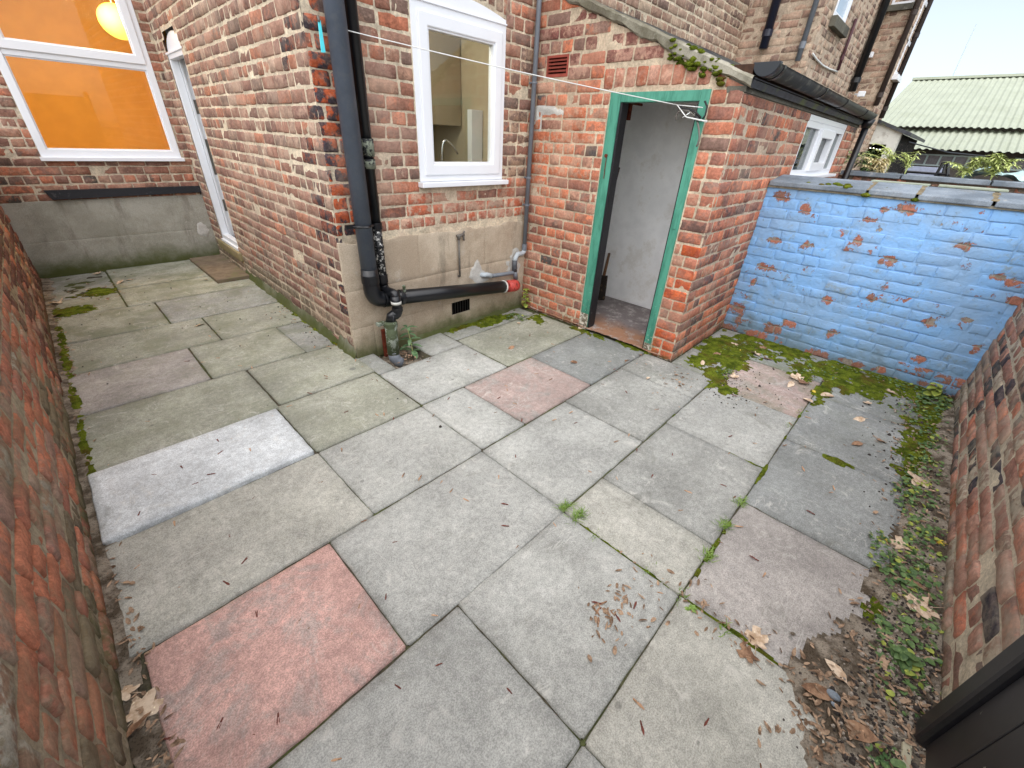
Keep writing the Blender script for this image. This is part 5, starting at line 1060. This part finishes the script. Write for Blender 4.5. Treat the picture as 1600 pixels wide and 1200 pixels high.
for nm, box in (('moss', (2.0, 4.30, -.6, 2.85)), ('moss', (-.36, 1.32, 2.3, 6.2)), ('moss', (1.0, 2.0, -.6, -.3))):
    setp(hfield('moss', *box, .0125, moss_h, M_moss, .0015, .001), kind='stuff')
# joints grown with moss
def joint_moss(X, Y):
    d = np.minimum(np.abs(Y - .152) + np.where((X > 1.2) & (X < 3.1), 0, 1), np.abs(X - 1.226) + np.where((Y < .75) & (Y > -.35), 0, 1))
    d = np.minimum(d, np.abs(X - 2.30) + np.where((Y > .15) & (Y < .45), 0, 1)); d = np.minimum(d, np.abs(Y - .755) + np.where((X > 1.6) & (X < 3.2), .006, 1))
    return .008 * (1.0 - d / .010) + .011 * (fbm(X, Y, 7, 22, 4)) - .007
setp(hfield('joint_moss', 1.0, 3.25, -.42, .80, .009, joint_moss, M_moss, .001, .0), kind='stuff')
# soil and grit heap along the right wall
def soil_h(X, Y):
    e = np.maximum(ell(X, Y, [(1.35, -.52, .38, .26), (1.05, -.62, .35, .30), (1.75, -.56, .5, .17), (2.6, -.62, .9, .17), (3.5, -.66, .8, .17), (1.25, -.36, .14, .12), (2.2, -.60, .5, .18)]), -1)
    return .02 * np.clip(e * 1.2 + fbm(X, Y, 8, 31, 4) * .35, -1, 1) + .005 * N2(X, Y, 60, 8)
t = NT('gritty_soil'); c = t.mix(t.ramp(t.noise(9, 6, .7), .4, .62), lin(84, 74, 62), lin(150, 140, 126)); c = t.mix(1., c, t.ramp(t.vor(140), 0., .5, .6, 1.4), 'MULTIPLY')
M_soil = t.fin(c, .95, t.bump(t.noise(140, 6, .8), 1., .01), .15)
setp(hfield('soil', .7, 4.3, -.615, -.1, .0125, soil_h, M_soil, .001, .001), kind='stuff')
# left foot-of-wall dirt
setp(hfield('soil', -.368, -.24, -.4, 6.7, .014, lambda X, Y: .007 * np.clip((-.292 - X) / .05 + fbm(X, Y, 9, 77, 4) * .6, -1, 1.2), M_soil, .001, .0), kind='stuff')
# drain pit debris
setp(hfield('soil', 1.41, 1.72, 2.50, 2.84, .012, lambda X, Y: -.055 + .02 * fbm(X, Y, 14, 5) + .05 * np.clip((X - 1.58) * 5, 0, 1) * np.clip((Y - 2.6) * 5, 0, 1), M_soil, -1, 0), kind='stuff')
def leafpts(p, d, n, L_, W_, bend, sh='ov'):
    "bent leaf blade: p base, d direction, n normal"
    p, d, n = Vector(p), Vector(d).normalized(), Vector(n).normalized(); s = d.cross(n).normalized(); n = s.cross(d).normalized()
    prof = {'ov': ((0, 0), (.25, .8), (.55, 1.), (.82, .6), (1, 0)), 'rd': ((0, .3), (.2, .95), (.5, 1.05), (.8, .8), (1, .15)), 'ln': ((0, .5), (.3, 1), (.6, .8), (.85, .4), (1, 0))}[sh]
    V = []; 
    for a, b_ in prof:
        c_ = p + d * (a * L_) - n * (bend * L_ * a * a)
        V += [c_ - s * (b_ * W_ / 2) + n * (b_ * W_ * .12), c_, c_ + s * (b_ * W_ / 2) + n * (b_ * W_ * .12)]
    F = []
    for i in range(len(prof) - 1):
        for j in (0, 1): F.append((i * 3 + j, i * 3 + j + 1, i * 3 + 4 + j, i * 3 + 3 + j))
    return V, F
def foliage_mat(name, a, b_, rough=.55):
    t = NT(name); c = t.mix(t.ramp(t.noise(24, 4, .7), .35, .65), a, b_)
    g_ = t.n('ShaderNodeObjectInfo'); c = t.mix(t.ramp(t.noise(90, 2), .62, .75), c, tuple(min(1, x * 1.5) for x in b_[:3]) + (1,))
    t.fin(c, rough, t.bump(t.noise(120, 3), .3, .002), .35); return t.m
M_ivy = foliage_mat('ground_cover_leaf', lin(64, 92, 52), lin(112, 138, 84)); M_ivy2 = foliage_mat('yellow_green_leaf', lin(122, 140, 58), lin(170, 178, 84))
M_weed = foliage_mat('weed_leaf', lin(172, 188, 104), lin(210, 218, 150)); M_nettle = foliage_mat('nettle_leaf', lin(70, 104, 66), lin(120, 148, 108)); M_grass = foliage_mat('grass_blade', lin(92, 124, 44), lin(140, 168, 84))
M_straw = foliage_mat('dry_straw', lin(216, 200, 150), lin(232, 220, 180)); M_dry = foliage_mat('dry_leaf', lin(176, 148, 120), lin(222, 202, 178), .8); M_dry2 = foliage_mat('brown_leaf', lin(112, 82, 62), lin(168, 134, 106), .8); M_yel = foliage_mat('yellow_leaf', lin(206, 178, 50), lin(224, 200, 90), .7)
r = random.Random(12)
mA, mB_ = MB(), MB()
def rdir(tilt): 
    a = r.uniform(0, 2 * math.pi); return Vector((math.cos(a), math.sin(a), math.tan(tilt)))
def cover(cx, cy, rx, ry, n, size=.02, h=.03):
    for _ in range(n):
        a = r.uniform(0, 6.28); q_ = math.sqrt(r.random()); x = cx + math.cos(a) * rx * q_; y = cy + math.sin(a) * ry * q_
        if y < YR + .01 or x > XB - .01: continue
        z = .012 + r.random() ** 1.3 * h * (1.2 - q_); s_ = size * r.uniform(.55, 1.25)
        V, F = leafpts((x, y, z), rdir(r.uniform(-.1, .5)), (r.uniform(-.4, .4), r.uniform(-.4, .4), 1), s_, s_ * r.uniform(.7, 1.), r.uniform(0, .4), 'rd')
        (mB_ if r.random() < .16 else mA).add(V, F)
for a in ((1.62, -.52, .20, .09, 230, .024), (1.95, -.53, .24, .10, 300, .022), (2.3, -.54, .22, .08, 200, .020), (1.40, -.5, .10, .10, 60, .018), (2.65, -.50, .22, .11, 220, .019), (2.1, -.40, .16, .06, 80, .017), (3.0, -.50, .2, .1, 130, .018), (3.4, -.52, .2, .08, 90, .018), (1.12, -.52, .12, .05, 50, .02),
          (4.1, -.50, .18, .1, 120, .024), (3.75, -.45, .2, .14, 110, .018), (4.2, -.2, .08, .3, 80, .018), (3.9, .2, .3, .12, 40, .016), (3.3, .74, .1, .05, 40, .016), (2.85, 2.62, .12, .1, 70, .022), (3.85, .75, .3, .2, 50, .015), (1.31, 3.15, .05, .2, 40, .018), (1.0, -.6, .1, .1, 40, .018)): cover(*a)
setp(mA.build('ground_cover', M_ivy, None, smooth=True), kind='stuff'); setp(mB_.build('ground_cover', M_ivy2, None, smooth=True), kind='stuff')
# leaf litter, grit, chips: uncountable
mL, mS, mW = MB(), MB(), MB()
def chip(mb, x, y, z, s_):
    n_ = 5; a0 = r.uniform(0, 6.28); V = [(x + math.cos(a0 + k * 6.28 / n_) * s_ * r.uniform(.6, 1.1), y + math.sin(a0 + k * 6.28 / n_) * s_ * r.uniform(.6, 1.1), z) for k in range(n_)]
    V += [(x + (p[0] - x) * .55, y + (p[1] - y) * .55, z + s_ * .8) for p in V]; F = [tuple(range(n_, 2 * n_))] + [(k, (k + 1) % n_, n_ + (k + 1) % n_, n_ + k) for k in range(n_)]; mb.add(V, F)
def scat(n, fn, cx, cy, rx, ry):
    for _ in range(n):
        x, y = r.gauss(cx, rx), r.gauss(cy, ry)
        if YR + .01 < y and XL + .01 < x < XB - .01: fn(x, y)
def hz_(x, y): return max(.004, float(soil_h(np.array([[x]]), np.array([[y]]))[0, 0]) + .003)
def lit(x, y):
    s_ = r.uniform(.008, .022); V, F = leafpts((x, y, hz_(x, y) + r.uniform(.001, .009)), rdir(r.uniform(-.2, .3)), (r.uniform(-.5, .5), r.uniform(-.5, .5), 1), s_ * 1.6, s_ * r.uniform(.3, .8), r.uniform(-.3, .5), r.choice(['ov', 'ln', 'rd'])); mL.add(V, F)
def grit(x, y): chip(mS if r.random() < .6 else mW, x, y, hz_(x, y) - .001, r.uniform(.0025, .008) * (1.6 if r.random() < .08 else 1))
scat(330, lit, 1.3, -.50, .25, .10); scat(260, lit, 2.2, -.50, .6, .07); scat(160, lit, 3.5, -.45, .5, .1); scat(160, lit, 1.18, -.36, .10, .09); scat(90, lit, 4.0, -.1, .14, .4); scat(70, lit, 1.24, .02, .05, .16)
scat(1500, grit, 1.35, -.52, .26, .08); scat(450, grit, 2.2, -.52, .7, .06); scat(200, grit, 3.6, -.4, .5, .12); scat(120, grit, 3.2, .66, .15, .07); scat(80, grit, 3.9, .4, .3, .3); scat(110, grit, .5, 4.9, .45, .9); scat(60, grit, 1.2, 3.6, .08, .6); scat(50, grit, 2.95, .62, .12, .1)
for (cx, cy, rx, ry, n) in ((-.31, 1.3, .02, .5, 110), (-.31, .85, .03, .12, 90), (-.31, 4.5, .02, 1.2, 120), (.1, 5.9, .2, .3, 50), (1.56, 2.62, .07, .07, 60), (1.2, 4.4, .09, .8, 60), (1.0, .30, .08, .05, 60), (2.9, .96, .12, .06, 40)): scat(n, lit, cx, cy, rx, ry)
setp(mL.build('leaf_litter', foliage_mat('litter', lin(104, 82, 64), lin(182, 154, 128), .85), None, smooth=True), kind='stuff')
setp(mS.build('grit', simple('dark_grit', lin(66, 60, 56), .9, 60, .4, .2), None), kind='stuff'); setp(mW.build('grit', simple('pale_grit', lin(160, 150, 138), .85, 60, .3, .2), None), kind='stuff')
# a lichen-like crumble of dark dots in passage
# winged seeds: one mesh, many individuals
def seedmesh():
    V, F = leafpts((0, 0, .002), (1, 0, .12), (0, 0, 1), .030, .0085, .15, 'ov'); m = MB().add(V, F); m.tube([(-.008, 0, .003), (.004, 0, .003)], [.0022, .003], 6); return m
seeds = [seedmesh().build('fallen_seed', mt, None, smooth=True) for mt in (M_dry2, foliage_mat('tan_seed', lin(176, 136, 106), lin(196, 160, 128), .8), simple('dark_red_seed', lin(110, 60, 50), .8, 50, .2))]
spots = []
for _ in range(150):
    x = r.uniform(-.3, 3.2); y = r.uniform(-.35, 2.6)
    if (x > 3.1 and y > 1.1) or (x > 1.27 and y > 2.45): continue
    spots.append((x, y))
spots += [(r.gauss(.95, .05), r.gauss(.35, .04)) for _ in range(10)] + [(r.uniform(-.32, 1.25), r.uniform(2.6, 4.2)) for _ in range(20)]
for (x, y) in [(.10, 2.12), (.02, 2.1), (.25, 2.36), (.3, 2.2), (-.1, 2.3), (.35, 2.42), (-.2, 2.05)]: spots.append((x, y))
for i, (x, y) in enumerate(spots):
    o = seeds[i] if i < 3 else seeds[r.randrange(3)].copy()
    if i >= 3: COL.objects.link(o)
    zz = .018 if (-.33 < x < .54 and 1.96 < y < 2.51) else .004
    o.location = (x, y, zz); o.rotation_euler = (r.uniform(-.1, .1), 0, r.uniform(0, 6.28)); k = r.uniform(.55, 1.15); o.scale = (k, k, k)
    kn = ('brown', 'tan', 'dark red')[[q_.data for q_ in seeds].index(o.data)]
    wh_ = 'white slab' if zz > .01 else ('big pink slab' if (-.3 < x < .342 and .745 < y < 1.343) else ('small pink slab' if (1.61 < x < 2.333 and 1.36 < y < 1.96) else ('grey slabs nearest the camera' if y < .75 else ('passage slabs by the house' if y > 2.5 else ('grey slabs left of the drain' if x < 1.25 else 'grey slabs before the outhouse')))))
    setp(o, 'small %s winged seed lying on the %s' % (kn, wh_), 'seed', '%s winged seeds on the %s' % (kn, wh_))
# dry leaves
def lobed(rad, seed):
    q_ = random.Random(seed); V = [(0, 0, 0)]; n_ = 20; pts_ = []
    for k in range(n_):
        a = 2 * math.pi * k / n_; lob = (.62 + .38 * abs(math.cos(a * 2.5))) * (1.0 if k % 2 else .88) * q_.uniform(.85, 1.1)
        if abs(a - math.pi) < .35: lob *= .6
        pts_.append((math.cos(a) * rad * lob, math.sin(a) * rad * lob * .9))
    cu, cv, tw = q_.uniform(2.5, 9), q_.uniform(-5, 6), q_.uniform(-4, 4)
    f_ = lambda x, y: cu * x * x + cv * y * y + tw * x * y + .0015
    V = [(0, 0, f_(0, 0))] + [(x * .5, y * .5, f_(x * .5, y * .5) + .002) for x, y in pts_] + [(x, y, f_(x, y)) for x, y in pts_]
    F = [(0, 1 + k, 1 + (k + 1) % n_) for k in range(n_)] + [(1 + k, 1 + n_ + k, 1 + n_ + (k + 1) % n_, 1 + (k + 1) % n_) for k in range(n_)]
    m = MB().add(V, F); m.tube([(-rad * .3, 0, .002), (-rad * 1.2, rad * .1, .008)], .0012, 5); return m
def simple_leaf(L_, W_, seed):
    q_ = random.Random(seed); V, F = leafpts((-L_ / 2, 0, .004), (1, 0, .1), (0, .2, 1), L_, W_, q_.uniform(.0, .5), 'ov'); m = MB().add(V, F); m.tube([(-L_ / 2, 0, .004), (-L_ * .75, 0, .003)], .0012, 5); return m
LEAVES = [  # px, py, size, kind, material, rot, label
 (1182, 998, .038, 'l', 'd', .3, 'tan lobed leaf at the slab corner beside the broken pinkish grey slab'),
 (1436, 952, .052, 'l', 'd', 2.2, 'large curled tan leaf standing up among the ground cover'),
 (1437, 752, .055, 'l', 'd', 1.2, 'star shaped dry leaf on the moss under the right wall'),
 (1408, 852, .040, 'l', 'd', .4, 'pale lobed leaf lying between two clumps of ground cover'),
 (1384, 842, .025, 'l', 'y', .1, 'greenish yellow leaf next to the pale lobed leaf'),
 (1465, 848, .020, 'l', 'y', 2., 'small yellow leaf close to the foot of the right wall'),
 (1343, 655, .040, 's', 'd', 2.6, 'single beige leaf at the slab edge in front of the mossy strip'),
 (1340, 693, .034, 's', 'b', 2.5, 'pinkish brown oval leaf on the grey slab before the right corner'),
 (1378, 688, .028, 'l', 'b', .5, 'small reddish brown leaf near the right corner'),
 (1393, 612, .034, 'l', 'd', 1., 'pale pointed leaf by the foot of the blue wall'),
 (1356, 629, .026, 'l', 'd', .1, 'little pale leaf alone on bright green moss'),
 (1276, 612, .030, 'l', 'y', 2., 'bright yellow leaf on the mossy strip'),
 (1294, 617, .052, 's', 'd', 2.5, 'long cream leaf next to the bright yellow leaf'),
 (1262, 625, .040, 's', 'd', .8, 'cream leaf folded at the edge of the red brown slab'),
 (1244, 590, .050, 'l', 'd', .2, 'large pale leaf in the heap before the blue wall'),
 (1256, 597, .046, 'l', 'b', 1.7, 'brown leaf in the heap before the blue wall'),
 (1236, 600, .040, 's', 'd', 2.9, 'slim beige leaf under the heap before the blue wall'),
 (1180, 552, .048, 'l', 'd', 2.9, 'broad tan leaf nearest the blue wall on dark moss'),
 (1200, 560, .040, 'l', 'b', .9, 'crumpled brown leaf beside the broad tan one near the blue wall'),
 (1120, 553, .040, 's', 'b', 2.8, 'brown folded leaf on moss right of the outhouse corner'),
 (1148, 538, .032, 'l', 'd', 1.1, 'grey pointed leaf between outhouse corner and blue wall'),
 (1098, 567, .030, 's', 'd', .3, 'pale narrow leaf on moss close to the outhouse corner'),
 (1155, 546, .026, 's', 'y', .3, 'orange yellow leaf on dark moss near the blue wall'),
 (1148, 588, .034, 'l', 'd', .7, 'curled light leaf on the edge of the red brown slab'),
 (1192, 543, .030, 'l', 'b', .2, 'small dark leaf against the foot of the blue wall'),
 (1013, 590, .026, 's', 'd', .2, 'small white beige leaf on the slab in front of the outhouse pier'),
 (1000, 553, .030, 's', 'b', .9, 'brown leaf scrap at the foot of the green door frame'),
 (980, 562, .034, 's', 'b', .3, 'brown leaf below the outhouse threshold'),
 (897, 566, .032, 's', 'b', 2.6, 'pink brown leaf in the middle of the slab before the outhouse door'),
 (799, 543, .032, 's', 'b', 2.9, 'reddish leaf on the slab below the black horizontal pipe'),
 (905, 513, .028, 'l', 'd', .4, 'tan leaf at the left foot of the green door frame'),
 (810, 505, .026, 's', 'd', .9, 'pale leaf near the inside corner under the red end cap'),
 (1170, 1022, .036, 'l', 'b', 1.2, 'brown curled leaf in the weedy joint at the bottom right'),
 (1425, 915, .030, 's', 'b', 1.4, 'thin brown leaf fallen among dark soil by the ground cover'),
 (1304, 1050, .034, 's', 'd', .9, 'beige leaf on the gritty soil at the lower right'),
 (1335, 1145, .045, 's', 'b', 1.9, 'long brown leaf in the litter at the bottom right'),
 (1275, 1085, .040, 's', 'b', 1.9, 'brown leaf lying on top of mossy litter at the lower right'),
 (218, 1110, .050, 'l', 'd', .7, 'big pale leaf with dark spots in the pile by the left wall'),
 (195, 1083, .032, 'l', 'd', 2.2, 'small pale leaf behind the big spotted leaf by the left wall'),
 (213, 1135, .036, 's', 'b', .3, 'rolled brown leaf in front of the big spotted leaf by the left wall'),
 (88, 472, .050, 'l', 'd', .4, 'pale leaf in the far left corner of the passage'),
 (88, 493, .040, 's', 'b', .4, 'brown leaf just in front of the far left corner leaf'),
 (140, 452, .036, 's', 'd', .2, 'cream leaf on the passage slab before the grey render'),
 (188, 441, .042, 's', 'd', .5, 'cream leaf by the foot of the grey render'),
 (200, 437, .034, 's', 'd', 2.1, 'second cream leaf tucked behind the one by the grey render'),
 (152, 427, .040, 'l', 'd', .5, 'pale leaf touching the grey render'),
 (367, 413, .036, 's', 'd', .2, 'cream leaf on the brown loose slab'),
 (320, 437, .030, 's', 'd', .2, 'cream leaf beside the near end of the brown loose slab'),
 (312, 507, .034, 's', 'd', .4, 'single cream leaf in the middle of the passage')]
MT = {'d': M_dry, 'b': M_dry2, 'y': M_yel}
for i, (u, v, s_, k, mt, rot, lab) in enumerate(LEAVES):
    p = px(u, v, 2, .012); s_ *= 1.3; m = lobed(s_, i) if k == 'l' else simple_leaf(s_ * 1.9, s_ * .85, i)
    o = m.build('fallen_leaf', MT[mt], None, smooth=True, origin=(0, 0, 0)); z = hz_(p.x, p.y) if p.y < -.2 else .004
    if .97 < p.x < 1.38 and 5.4 < p.y < 6.7: z = .044
    o.location = (p.x, p.y, z + .003); o.rotation_euler = (r.uniform(-.25, .25), r.uniform(-.25, .25), rot + r.uniform(-.3, .3)); setp(o, lab, 'leaf', 'dry leaves fallen in the yard')
# stones
for (u, v, s_, lab) in ((1299, 1090, .018, 'pale grey stone in the litter near the bottom right'), (1302, 1103, .009, 'small white pebble in front of the pale grey stone'), (1240, 988, .008, 'dark pebble at the broken slab edge'), (1063, 601, .010, 'dark pebble on the slab before the outhouse pier')):
    p = px(u, v, 2, .015); m = sphere(MB(), (0, 0, s_ * .4), s_, 10, 6, .55); o = m.build('stone', M_coping if 'pale' in lab else (M_rope if 'white' in lab else M_soil), None, smooth=True, origin=(0, 0, 0)); o.location = (p.x, p.y, hz_(p.x, p.y)); o.rotation_euler = (0, 0, u); o.scale = (1.2, .8, 1); setp(o, lab, 'stone')
# nettle at the drain
def nettle(name, label, base, h, nlev, L_, mat, lean=(0, 0), cat='plant', droop=.5, wid=.42, sh='ov'):
    t_ = thing(name, label, cat, base); b = Vector(base); lean = Vector((lean[0], lean[1], 0)); st_ = [b + lean * (k / 6) ** 1.5 + Vector((0, 0, h * k / 6)) for k in range(7)]
    MB().tube(st_, [.004 - .0004 * k for k in range(7)], 6).build('stem', M_weed, t_, smooth=True); m = MB()
    for k in range(nlev):
        f_ = .15 + .85 * k / max(1, nlev - 1); p = b + lean * f_ ** 1.5 + Vector((0, 0, h * f_))
        for j in range(4 if k > nlev - 3 else 3):
            a = k * 1.1 + j * (6.28 / (4 if k > nlev - 3 else 3)) + r.uniform(-.3, .3); s_ = L_ * (1.15 - .5 * f_) * r.uniform(.8, 1.15)
            V, F = leafpts(p, (math.cos(a), math.sin(a), r.uniform(.1, .5)), (0, 0, 1), s_, s_ * wid, droop * r.uniform(.7, 1.4), sh); m.add(V, F)
    m.build('foliage', mat, t_, smooth=True); return t_
bp = px(645, 552, 2, 0)
nettle('nettle', 'green nettle growing out of the drain hole beside the pipe foot', (bp.x + .02, bp.y + .03, -.03), .24, 5, .11, M_nettle, (-.02, .02))
bp = px(826, 478, 1, 2.74)
nettle('ivy_sprig', 'small yellow green ivy sprig hanging under the red end cap', (3.12, 2.76, .02), .20, 6, .05, M_ivy2, (-.02, -.02), wid=.9, sh='rd')
nettle('weed', 'low weed in the far corner below the blue wall', (4.18, -.5, .01), .09, 4, .07, M_ivy2, (0, .02), wid=.8, sh='rd')
nettle('weed', 'broad leafed weed among the ground cover near the bottom right', (1.55, -.52, .01), .05, 4, .045, M_ivy, (0, .02), wid=.75, sh='rd')
nettle('weed', 'tiny weed rooted between mossy slab and house corner', (1.345, 3.12, .0), .06, 3, .04, M_ivy2, wid=.7, sh='rd')
nettle('weed', 'flat plantain at the crossing of the weedy slab joints', (1.20, .10, .0), .012, 3, .03, M_grass, wid=.5)
# grass tufts in joints
def tuft(label, u, v, n_, h, mat=M_grass, spread=.02, z=0):
    p = px(u, v, 2, 0) if z == 0 else z; m = MB()
    for _ in range(n_):
        a = r.uniform(0, 6.28); q_ = r.random(); V, F = leafpts((p[0] + r.gauss(0, spread), p[1] + r.gauss(0, spread * .5), p[2]), (math.cos(a), math.sin(a), r.uniform(.6, 2.5)), (-math.cos(a), -math.sin(a), .6), h * r.uniform(.5, 1.2), .003, .5, 'ln'); m.add(V, F)
    return setp(m.build('grass_tuft', mat, None, smooth=True), label, 'grass', 'tufts in the slab joints')
for a in (('spiky grass tuft at the left end of the weedy joint', 884, 793, 70, .045), ('bushier grass tuft just right of the spiky one', 903, 808, 90, .05), ('short weed tuft halfway down the joint towards the seed heap', 930, 838, 18, .02),
          ('short tuft beside the scattered seed heap', 1013, 892, 18, .02), ('tuft where the two weedy joints cross', 1064, 930, 26, .022), ('leafy green tuft just below the joint crossing', 1130, 985, 30, .022), ('straggly tuft running up the joint above the crossing', 1105, 870, 80, .034), ('tuft midway up the mossy joint', 1130, 822, 80, .034),
          ('bright tuft at the upper part of the mossy joint', 1157, 785, 80, .034), ('bright green tuft at the crossing beside the blue grey slabs', 1188, 735, 22, .014), ('yellow green tuft at the top of the mossy joint', 1233, 665, 26, .018), ('tuft beside the end of the red brown slab', 1250, 645, 24, .022)): tuft(*a)
# weeds on the next wall
def weedclump(label, u0, v0, u1, v1, x, n_, L_, mat, name='weed'):
    b = px(u0, v0, 0, x); tpt = px(u1, v1, 0, x); h = tpt.z - b.z; t_ = thing(name, label, 'plant', b); m = MB(); ms = MB()
    for k in range(7):
        a = r.uniform(0, 6.28); e_ = Vector((b.x + math.cos(a) * h * .45, b.y + (tpt.y - b.y) + math.sin(a) * h * .5, b.z + h * r.uniform(.6, 1.05))); pp = arc(b, (b.x, b.y, e_.z - h * .1), e_, 6); ms.tube(pp, .004, 5)
        for _ in range(n_ // 7):
            q_ = pp[r.randrange(2, 7)]; a = r.uniform(0, 6.28); V, F = leafpts(q_, (math.cos(a), math.sin(a), r.uniform(-.2, .5)), (0, 0, 1), L_ * r.uniform(.5, 1.1), L_ * .20, .4, 'ov'); m.add(V, F)
    ms.build('stem', M_weed, t_, smooth=True); m.build('foliage', mat, t_, smooth=True)
weedclump('dry straw coloured weed clump on the far coping left end', 1372, 278, 1366, 248, 7.35, 520, .085, M_straw)
weedclump('yellow green weed behind the straw clump by the white outhouse', 1385, 268, 1380, 226, 7.45, 240, .07, M_weed)
weedclump('upright yellow green weed left of the far windows', 1412, 275, 1414, 236, 7.4, 160, .07, M_weed)
weedclump('leafy weed clump in front of the far window right end', 1500, 285, 1515, 244, 7.4, 420, .08, M_weed)
weedclump('arching weed leaning right over the far coping', 1545, 285, 1568, 242, 7.4, 380, .09, M_weed)
weedclump('dark potted shrub behind the gutter downpipe', 1350, 285, 1338, 238, 9.0, 200, .14, M_ivy)
pb = px(1362, 282, 0, 9.0); pot = thing('planter', 'dark planter by the gutter downpipe beyond the blue wall', 'planter', (9., pb.y, 0)); MB().box(8.9, 9.3, pb.y - .25, pb.y + .3, 1.0, 1.36).build('trough', M_pipeb, pot, bevel=.01); MB().box(8.95, 9.25, pb.y - .2, pb.y + .25, 0, 1.0).build('stand', M_wood, pot)
